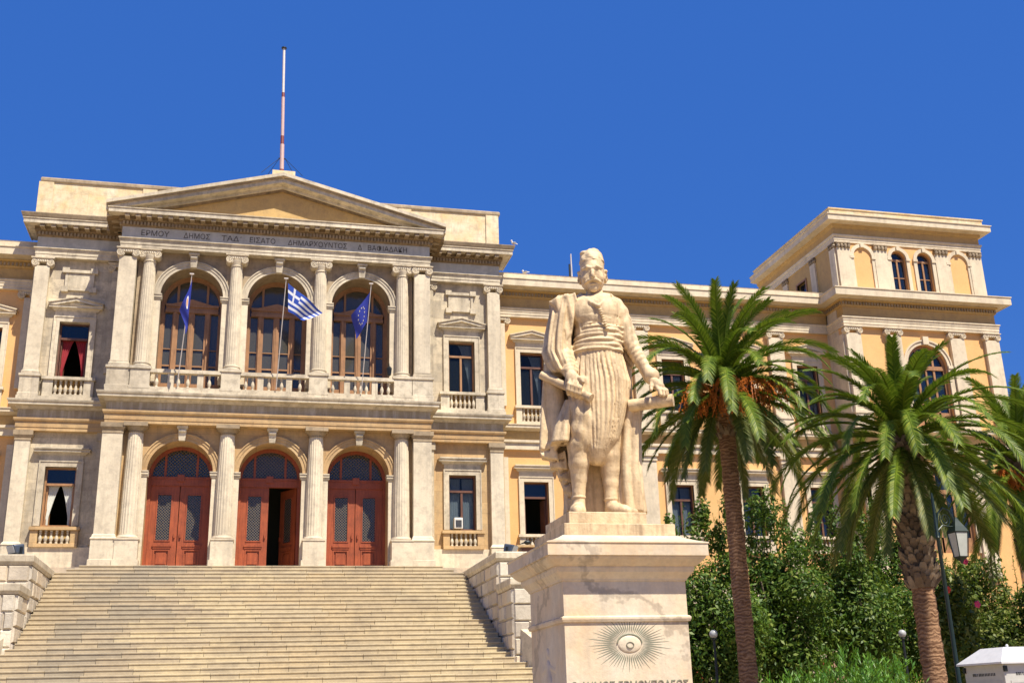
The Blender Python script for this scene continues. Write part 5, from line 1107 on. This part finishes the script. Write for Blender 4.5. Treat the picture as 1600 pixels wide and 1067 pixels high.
tree(22.9,-9.5,.2,2.2,4,'leafy tree behind the shaggy palm trunk','leaf',n=20000,shoots=5)
tree(24.3,-13.5,-1.6,2.1,6,'olive-green leafy tree behind the lamp post','leaf2',n=20000,shoots=4)
tree(26.6,-9,-1.0,2.4,7,'dark leafy tree at the right edge behind the metal cabinet','leaf',n=20000,shoots=4)
tree(25.8,-15.5,-1.9,1.9,9,'olive-green leafy tree at the right edge, in front of its darker neighbour','leaf2',n=18000,shoots=3)
# pink and red blossoms on the olive tree
root=tag(empty('hibiscus_bush',(20.9,-16.5,GZ)),'flowering bush with a few pink and red blossoms under the lantern','bush'); rs=np.random.RandomState(8)
V,F=leaf_cloud(rs,[(0,0,3.0,.9,.8,2.6),(.4,.2,4.6,.75,.6,1.2),(-.4,.1,4.2,.6,.5,1.4),(.2,.2,5.4,.4,.4,.6)],5200,.10); mo('foliage',npmesh('foliage',V,F,M['leaf2']),root)
M['petal']=plain('petal_pink',(.65,.04,.16),.5); M['petal_red']=plain('petal_red',(.6,.05,.03),.5)
for i,(x,z,c) in enumerate(((.15,6.12,'petal'),(-.62,5.25,'petal_red'),(-.95,6.0,'petal_red'),(.35,4.8,'petal'))):
    m=MB()
    for k in range(5):
        a=2*PI*k/5; m.sphere((.06*math.cos(a),-.02,.06*math.sin(a)),.06,4,1,.5,1)
    m.obj('blossom',M[c],root,True,loc=(x,-.85 if i!=2 else -.6,z))
# bright hedge in the foreground
root=tag(empty('oleander_hedge',(9.75,-28.8,GZ)),'bright green spiky shrub along the bottom edge, in front of the shaggy palm','shrub'); r=random.Random(4); m=MB()
for k in range(1000):
    x=r.uniform(-1.45,1.35); y=r.uniform(-.9,.9); top=2.62+.22*math.sin(x*2.3+.5)+.12*math.sin(x*6.1)-.25*max(0,-x-1.3); z=top-abs(y)*.5-r.uniform(0,1.4)**1.3*.8
    c=Vector((x,y,z)); d=Vector((r.uniform(-.5,.5),r.uniform(-.5,.3),1)).normalized()
    for j in range(9):
        a=r.uniform(0,2*PI); o_=d.orthogonal().normalized(); o_=o_*math.cos(a)+d.cross(o_)*math.sin(a); dd=(d*1.0+o_*.75).normalized(); q=c+d*.03*j; s=dd.cross(d).normalized()*.013; L_=r.uniform(.11,.18)
        m.add([q,q+dd*L_*.5+s,q+dd*L_,q+dd*L_*.5-s],[(0,1,2,3)])
m.obj('foliage',M['hedge'],root)
m=MB(); 
for k in range(14):
    x=-1.9+.25*k; m.tube([(x,0,0),(x+.1,.05,1.0),(x+.05,0,1.9)],[.03,.025,.015],5)
m.obj('stems',M['trunk'],root)
# ================================================================ FLAGS, LAMPS, SMALL THINGS
M['pole_white']=plain('pole_white',(.66,.6,.55),.4,.1); M['pole_pink']=plain('pole_faded_pink',(.58,.40,.36),.5); M['pole_red']=plain('pole_red_band',(.22,.05,.04),.5)
M['f_blue']=plain('flag_blue',(.02,.07,.42),.7); M['f_white']=plain('flag_white',(.78,.80,.84),.7); M['f_eu']=plain('flag_deep_blue',(.015,.03,.30),.7); M['f_yel']=plain('flag_star',(.85,.75,.4),.7); M['f_or']=plain('flag_emblem',(.7,.3,.1),.7)
def flag(label,tip,base,hoist,A,B_,C_,D_,cat='flag',grid=(36,27),wave=.09,freq=9,kind='gr',bend=0,group='flags on the balcony poles'):
    root=tag(empty('flagpole_with_flag',base),label,cat,group); bs=Vector(base); tp=Vector(tip)-bs; m=MB(); m.tube([Vector((0,0,0)),tp],[.022,.018],8); m.sphere(tp+Vector((0,0,.04)),.05,5); m.box(tp.x-.09,tp.x+.09,tp.y-.05,tp.y+.05,tp.z+.03,tp.z+.07); m.obj('pole',M['pole_white'],root,True)
    A,B_,C_,D_=[Vector(v)-bs for v in (A,B_,C_,D_)]; nu,nv=grid
    def S(u,v):
        p=A.lerp(C_,u).lerp(B_.lerp(D_,u),v); s=math.sin(PI*min(1,u*1.0))*bend; p=p+(B_-A).normalized()*0
        p=p+Vector((0,1,0))*wave*math.sin(u*freq+v*2.2+.3)*(.25+u)+Vector((0,0,-1))*s*(1-v*.3)+Vector((1,0,0))*wave*.45*math.sin(v*5+u*freq*.7)*u
        return p
    me=bpy.data.meshes.new('cloth'); V=[S(i/nu,j/nv) for j in range(nv+1) for i in range(nu+1)]; F=[];MI=[]
    for j in range(nv):
        for i in range(nu):
            q=j*(nu+1)+i; F.append((q,q+1,q+nu+2,q+nu+1)); row=int(j/nv*9); u=i/nu
            if kind=='gr':
                if row<5 and u<.37: MI.append(1 if (row==2 or .148<=u<.222) else 0)
                else: MI.append(row%2)
            else: MI.append(0)
    me.from_pydata(V,[],F); me.update(); 
    for q in ({'gr':('f_blue','f_white')}.get(kind,('f_eu','f_white'))): me.materials.append(M[q])
    me.polygons.foreach_set('material_index',MI); me.polygons.foreach_set('use_smooth',[True]*len(F)); c=mo('cloth',me,root)
    if kind=='eu':
        for k in range(12):
            a=2*PI*k/12; u0,v0=.5+.2*math.cos(a),.5+.3*math.sin(a); m=MB(); P=[]
            for q in range(10): r_=.045 if q%2==0 else .018; b_=PI*q/5; P.append(S(u0+r_*math.sin(b_)*.7,v0-r_*math.cos(b_))+Vector((0,-.012,0)))
            m.add(P,[tuple(range(10))[::-1]]); m.obj('star',M['f_yel'],c)
    if kind=='em':
        for r0,r1,mt,dy in ((.0,.2,'f_white',-.012),(.0,.13,'f_or',-.02)):
            m=MB(); P=[S(.42+r1*math.cos(2*PI*q/20)*.6,.45+r1*math.sin(2*PI*q/20)*1.2)+Vector((0,dy,0)) for q in range(20)]; m.add(P,[tuple(range(20))]); m.obj('emblem',M[mt],c)
    return root
flag('dark blue flag with a small round emblem hanging limp on the left balcony pole',(-3.75,-1.6,12.36),(-4.13,-.2,7.75),1,(-3.72,-1.62,12.15),(-3.76,-1.45,11.1),(-4.12,-1.65,10.75),(-3.84,-1.4,9.7),kind='em',wave=.10,freq=7)
flag('blue and white striped flag with a white cross, blowing from the middle balcony pole',(.27,-1.6,12.41),(.06,-.2,7.75),1,(.36,-1.5,12.3),(.42,-1.3,11.03),(1.95,-1.5,11.02),(1.15,-1.25,10.62),wave=.10,freq=8)
flag('deep blue flag with yellow stars drooping on the right balcony pole',(4.03,-1.6,12.41),(3.81,-.2,7.75),1,(4.0,-1.52,12.1),(3.98,-1.1,10.9),(3.22,-1.35,11.0),(3.45,-1.1,10.0),kind='eu',wave=.09,freq=6)
# bare pole on the roof
rp=tag(empty('roof_flagpole',(-.08,.1,18.22)),'tall bare white and pink flagpole with guy wires on top of the pediment','flagpole')
zs=[0,.45,1.35,1.72,1.78,4.0,4.25,6.97]; x=lambda z:-.14*z/7
for i,(a,c,mt,r0) in enumerate(((0,.42,'pole_red',.11),(.42,1.75,'pole_pink',.10),(1.75,2.2,'pole_red',.085),(2.2,4.3,'pole_pink',.08),(4.3,4.55,'pole_red',.075),(4.55,7.0,'pole_white',.065))):
    m=MB(); m.tube([(x(a),0,a),(x(c),0,c)],r0,10); m.obj('pole_section',M[mt],rp,True)
m=MB(); m.lathe([(.07,0),(.13,.02),(.13,.07),(.05,.1)],(x(7),0,7.0),12); m.obj('cap',M['iron'],rp,True)
m=MB(); m.tube([(x(.95)-.16,0,1.0),(x(.95)+.16,0,1.0)],.035,6); m.obj('collar',M['iron'],rp)
for s in (-1,1):
    for yy in (-.4,.9): m=MB(); m.tube([(s*.14,0,1.0),(s*.95,yy,-.02)],.012,5); m.obj('guy_wire',M['iron'],rp)
# antenna and gulls
o=tag(empty('antenna',(15.45,4.6,15.2)),'thin white antenna with a short dark stub on the roof edge behind the statue head','antenna'); m=MB(); m.tube([(0,0,0),(0,0,2.1)],[.06,.035],8); m.obj('rod',M['pole_white'],o,True); m=MB(); m.box(-.14,-.07,-.05,.05,0,1.5); m.obj('stub',M['iron'],o)
M['gull']=plain('feather_white',(.75,.73,.7),.8); M['gull_g']=plain('feather_grey',(.3,.3,.32),.8)
def gull(x,y,z,rz,lab):
    o=tag(empty('seagull',(x,y,z),rz),lab,'gull','gulls on the roof edge'); m=MB(); m.sphere((0,0,.19),.1,6,1.7,.85,.85); m.sphere((.14,0,.32),.062,6); m.tube([(.10,0,.24),(.14,0,.32)],[.06,.05],6); m.hexa([(-.14,-.05,.17),(-.34,-.02,.16),(-.34,.02,.16),(-.14,.05,.17),(-.14,-.04,.23),(-.34,-.02,.18),(-.34,.02,.18),(-.14,.04,.23)])
    o.scale=(.75,.75,.75); m.obj('body',M['gull'],o,True)
    for s in (-1,1): m=MB(); m.sphere((-.04,s*.075,.21),.07,5,2.2,.35,.8); m.obj('wing',M['gull_g'],o,True)
    m=MB(); m.tube([(.19,0,.315),(.25,0,.30)],[.018,.006],5); m.obj('beak',M['fruit'],o)
    for s in (-1,1): m=MB(); m.tube([(0,s*.04,0),(0,s*.04,.12)],.01,4); m.obj('leg',M['fruit'],o)
gull(11.40,1.15,16.03,R(200),'white gull on the right corner of the portico block cornice'); gull(12.42,2.95,15.24,R(150),'small gull on the wing parapet just right of the portico block')
# air conditioner in the lower right window
o=tag(empty('air_conditioner',(8.6,1.92,2.05)),'small white air conditioner box on the sill of the lower window right of the doors','air conditioner'); M['plastic']=plain('white_plastic',(.68,.66,.6),.45)
m=MB(); m.box(-.2,.2,0,.32,0,.5); m.obj('casing',M['plastic'],o,bevel=.02)
m=MB()
for k in range(9): m.box(-.14,.14,-.012,.005,.06+k*.038,.078+k*.038)
m.obj('grille',M['iron'],o)
# street lamp with scroll bracket
M['lant_glass']=plain('lantern_glass',(.45,.47,.42),.12,0,.8)
L=tag(empty('street_lamp',(13.55,-27,GZ)),'green iron lamp post with a curled bracket and glass lantern, right of the shaggy palm','street lamp')
m=MB(); m.lathe([(.2,0),(.2,.3),(.13,.38),(.12,1.0),(.08,1.1),(.065,2.2),(.075,2.25),(.06,2.3),(.05,6.6),(.07,6.65),(.045,6.7),(.04,7.7),(.02,7.85)],n=12); m.obj('post',M['green_iron'],L,True)
m=MB(); m.tube([(0,0,6.5),(.03,0,7.0),(.10,0,7.3),(.26,0,7.45),(.44,0,7.38),(.55,0,7.15),(.57,0,6.95)],.028,6); q=[(.30+(.17*(1-i/36*.75))*math.cos(i*.33+2.5),0,7.13+(0.20*(1-i/36*.75))*math.sin(i*.33+2.5)) for i in range(36)]; m.tube(q,.018,5); m.tube([(0,0,6.8),(.2,0,6.98),(.4,0,6.94),(.57,0,6.95)],.022,6); m.obj('bracket',M['green_iron'],L,True)
L.scale=(.81,.81,.81)
X=.62
m=MB(); m.lathe([(.27,0),(.29,.02),(.20,.16),(.10,.30),(.05,.38),(.03,.42)],(X,0,6.78),4); m.lathe([(.17,0),(.19,.03),(.06,-.08),(.02,-.16)][::-1],(X,0,6.12),4)
for k in range(4):
    a=2*PI*(k+.5)/4; m.tube([(X+.18*math.cos(a),.18*math.sin(a),6.14),(X+.27*math.cos(a),.27*math.sin(a),6.8)],.014,5)
m.obj('lantern_frame',M['green_iron'],L)
m=MB(); m.lathe([(.165,0),(.25,.62)],(X,0,6.15),4); m.obj('lantern_glass',M['lant_glass'],L)
# globe lamps
M['globe']=plain('globe_white',(.42,.43,.43),.25,0,.6)
def globe(x,y,z,lab):
    o=tag(empty('globe_lamp',(x,y,GZ)),lab,'globe lamp','white globe lamps among the trees'); h=z-GZ; m=MB(); m.tube([(0,0,0),(0,0,h-.1)],[.045,.035],8); m.obj('post',M['iron'],o,True); m=MB(); m.lathe([(.05,0),(.08,.03),(.05,.06)],(0,0,h-.16),10); m.obj('neck',M['iron'],o,True); m=MB(); m.sphere((0,0,h),.11,10); m.obj('globe',M['globe'],o,True)
globe(11.2,-20,-4.13,'white globe lamp between the pedestal and the tall palm trunk'); globe(17.2,-19.4,-4.15,'white globe lamp just left of the shaggy palm trunk')
# metal cabinet bottom right
M['cab']=plain('cabinet_paint',(.55,.53,.48),.45,.1); M['cab_roof']=plain('cabinet_roof',(.70,.69,.68),.4,.1); M['cab_dark']=plain('cabinet_slot',(.05,.05,.045),.6)
c=tag(empty('metal_cabinet',(11.49,-31.45,GZ)),'pale grey metal cabinet with a hipped roof at the bottom right corner','cabinet'); hb=2.60
m=MB(); m.box(-.62,.62,-.62,.62,0,hb); 
m.obj('body',M['cab'],c,bevel=.01)
for rz_ in (0,-PI/2):
    o=empty('side_panel',(0,0,0)); bpy.data.objects.remove(o)
    m=MB(); 
    for a,b_,z0,z1 in ((-.5,.5,.3,.34),(-.5,-.47,.34,hb-.3),(.47,.5,.34,hb-.3),(-.5,.5,hb-.3,hb-.26)): m.box(a,b_,-.632,-.61,z0,z1)
    q=m.obj('panel_frame',M['cab'],c); q.rotation_euler.z=rz_
    m=MB(); m.box(-.46,.46,-.626,-.61,hb-.33,hb-.305); q=m.obj('slot',M['cab_dark'],c); q.rotation_euler.z=rz_
    m=MB(); r=random.Random(2)
    for k in range(15): m.box(-.36+k*.048,-.36+k*.048+r.uniform(.018,.034),-.624,-.61,hb-.18,hb-.135)
    q=m.obj('lettering',M['cab_dark'],c); q.rotation_euler.z=rz_
    m=MB(); m.box(-.62,-.56,-.66,-.60,hb-.12,hb-.03); q=m.obj('catch',M['iron'],c); q.rotation_euler.z=rz_
m=MB(); E_=.72; T=.36; m.add([(-E_,-E_,hb-.0),(E_,-E_,hb),(E_,E_,hb),(-E_,E_,hb),(-E_,-E_,hb+.03),(E_,-E_,hb+.03),(E_,E_,hb+.03),(-E_,E_,hb+.03),(-T,-T,hb+.27),(T,-T,hb+.27),(T,T,hb+.27),(-T,T,hb+.27)],[(3,2,1,0),(0,1,5,4),(1,2,6,5),(2,3,7,6),(3,0,4,7),(4,5,9,8),(5,6,10,9),(6,7,11,10),(7,4,8,11),(8,9,10,11)]); m.obj('roof',M['cab_roof'],c)
m=MB(); m.sphere((0,0,hb+.30),.03,5); m.obj('finial',M['cab_roof'],c)
c.scale=(.84,.84,1)
# basement doors seen under the trees
for x,w_,mt in ((20.2,.34,'red_wood'),(20.62,.3,'red_wood'),(21.4,.5,'pink_wood'),(22.1,.7,'marble'),(27.2,.5,'red_wood'),(27.8,.5,'pink_wood')):
    m=MB(); m.box(x-w_/2,x+w_/2,YW-.12,YW-.02,-7.2,-4.0); m.box(x-w_/2+.06,x+w_/2-.06,YW-.14,YW-.11,-6.6,-4.3); m.obj('basement_door',M[mt],HP)
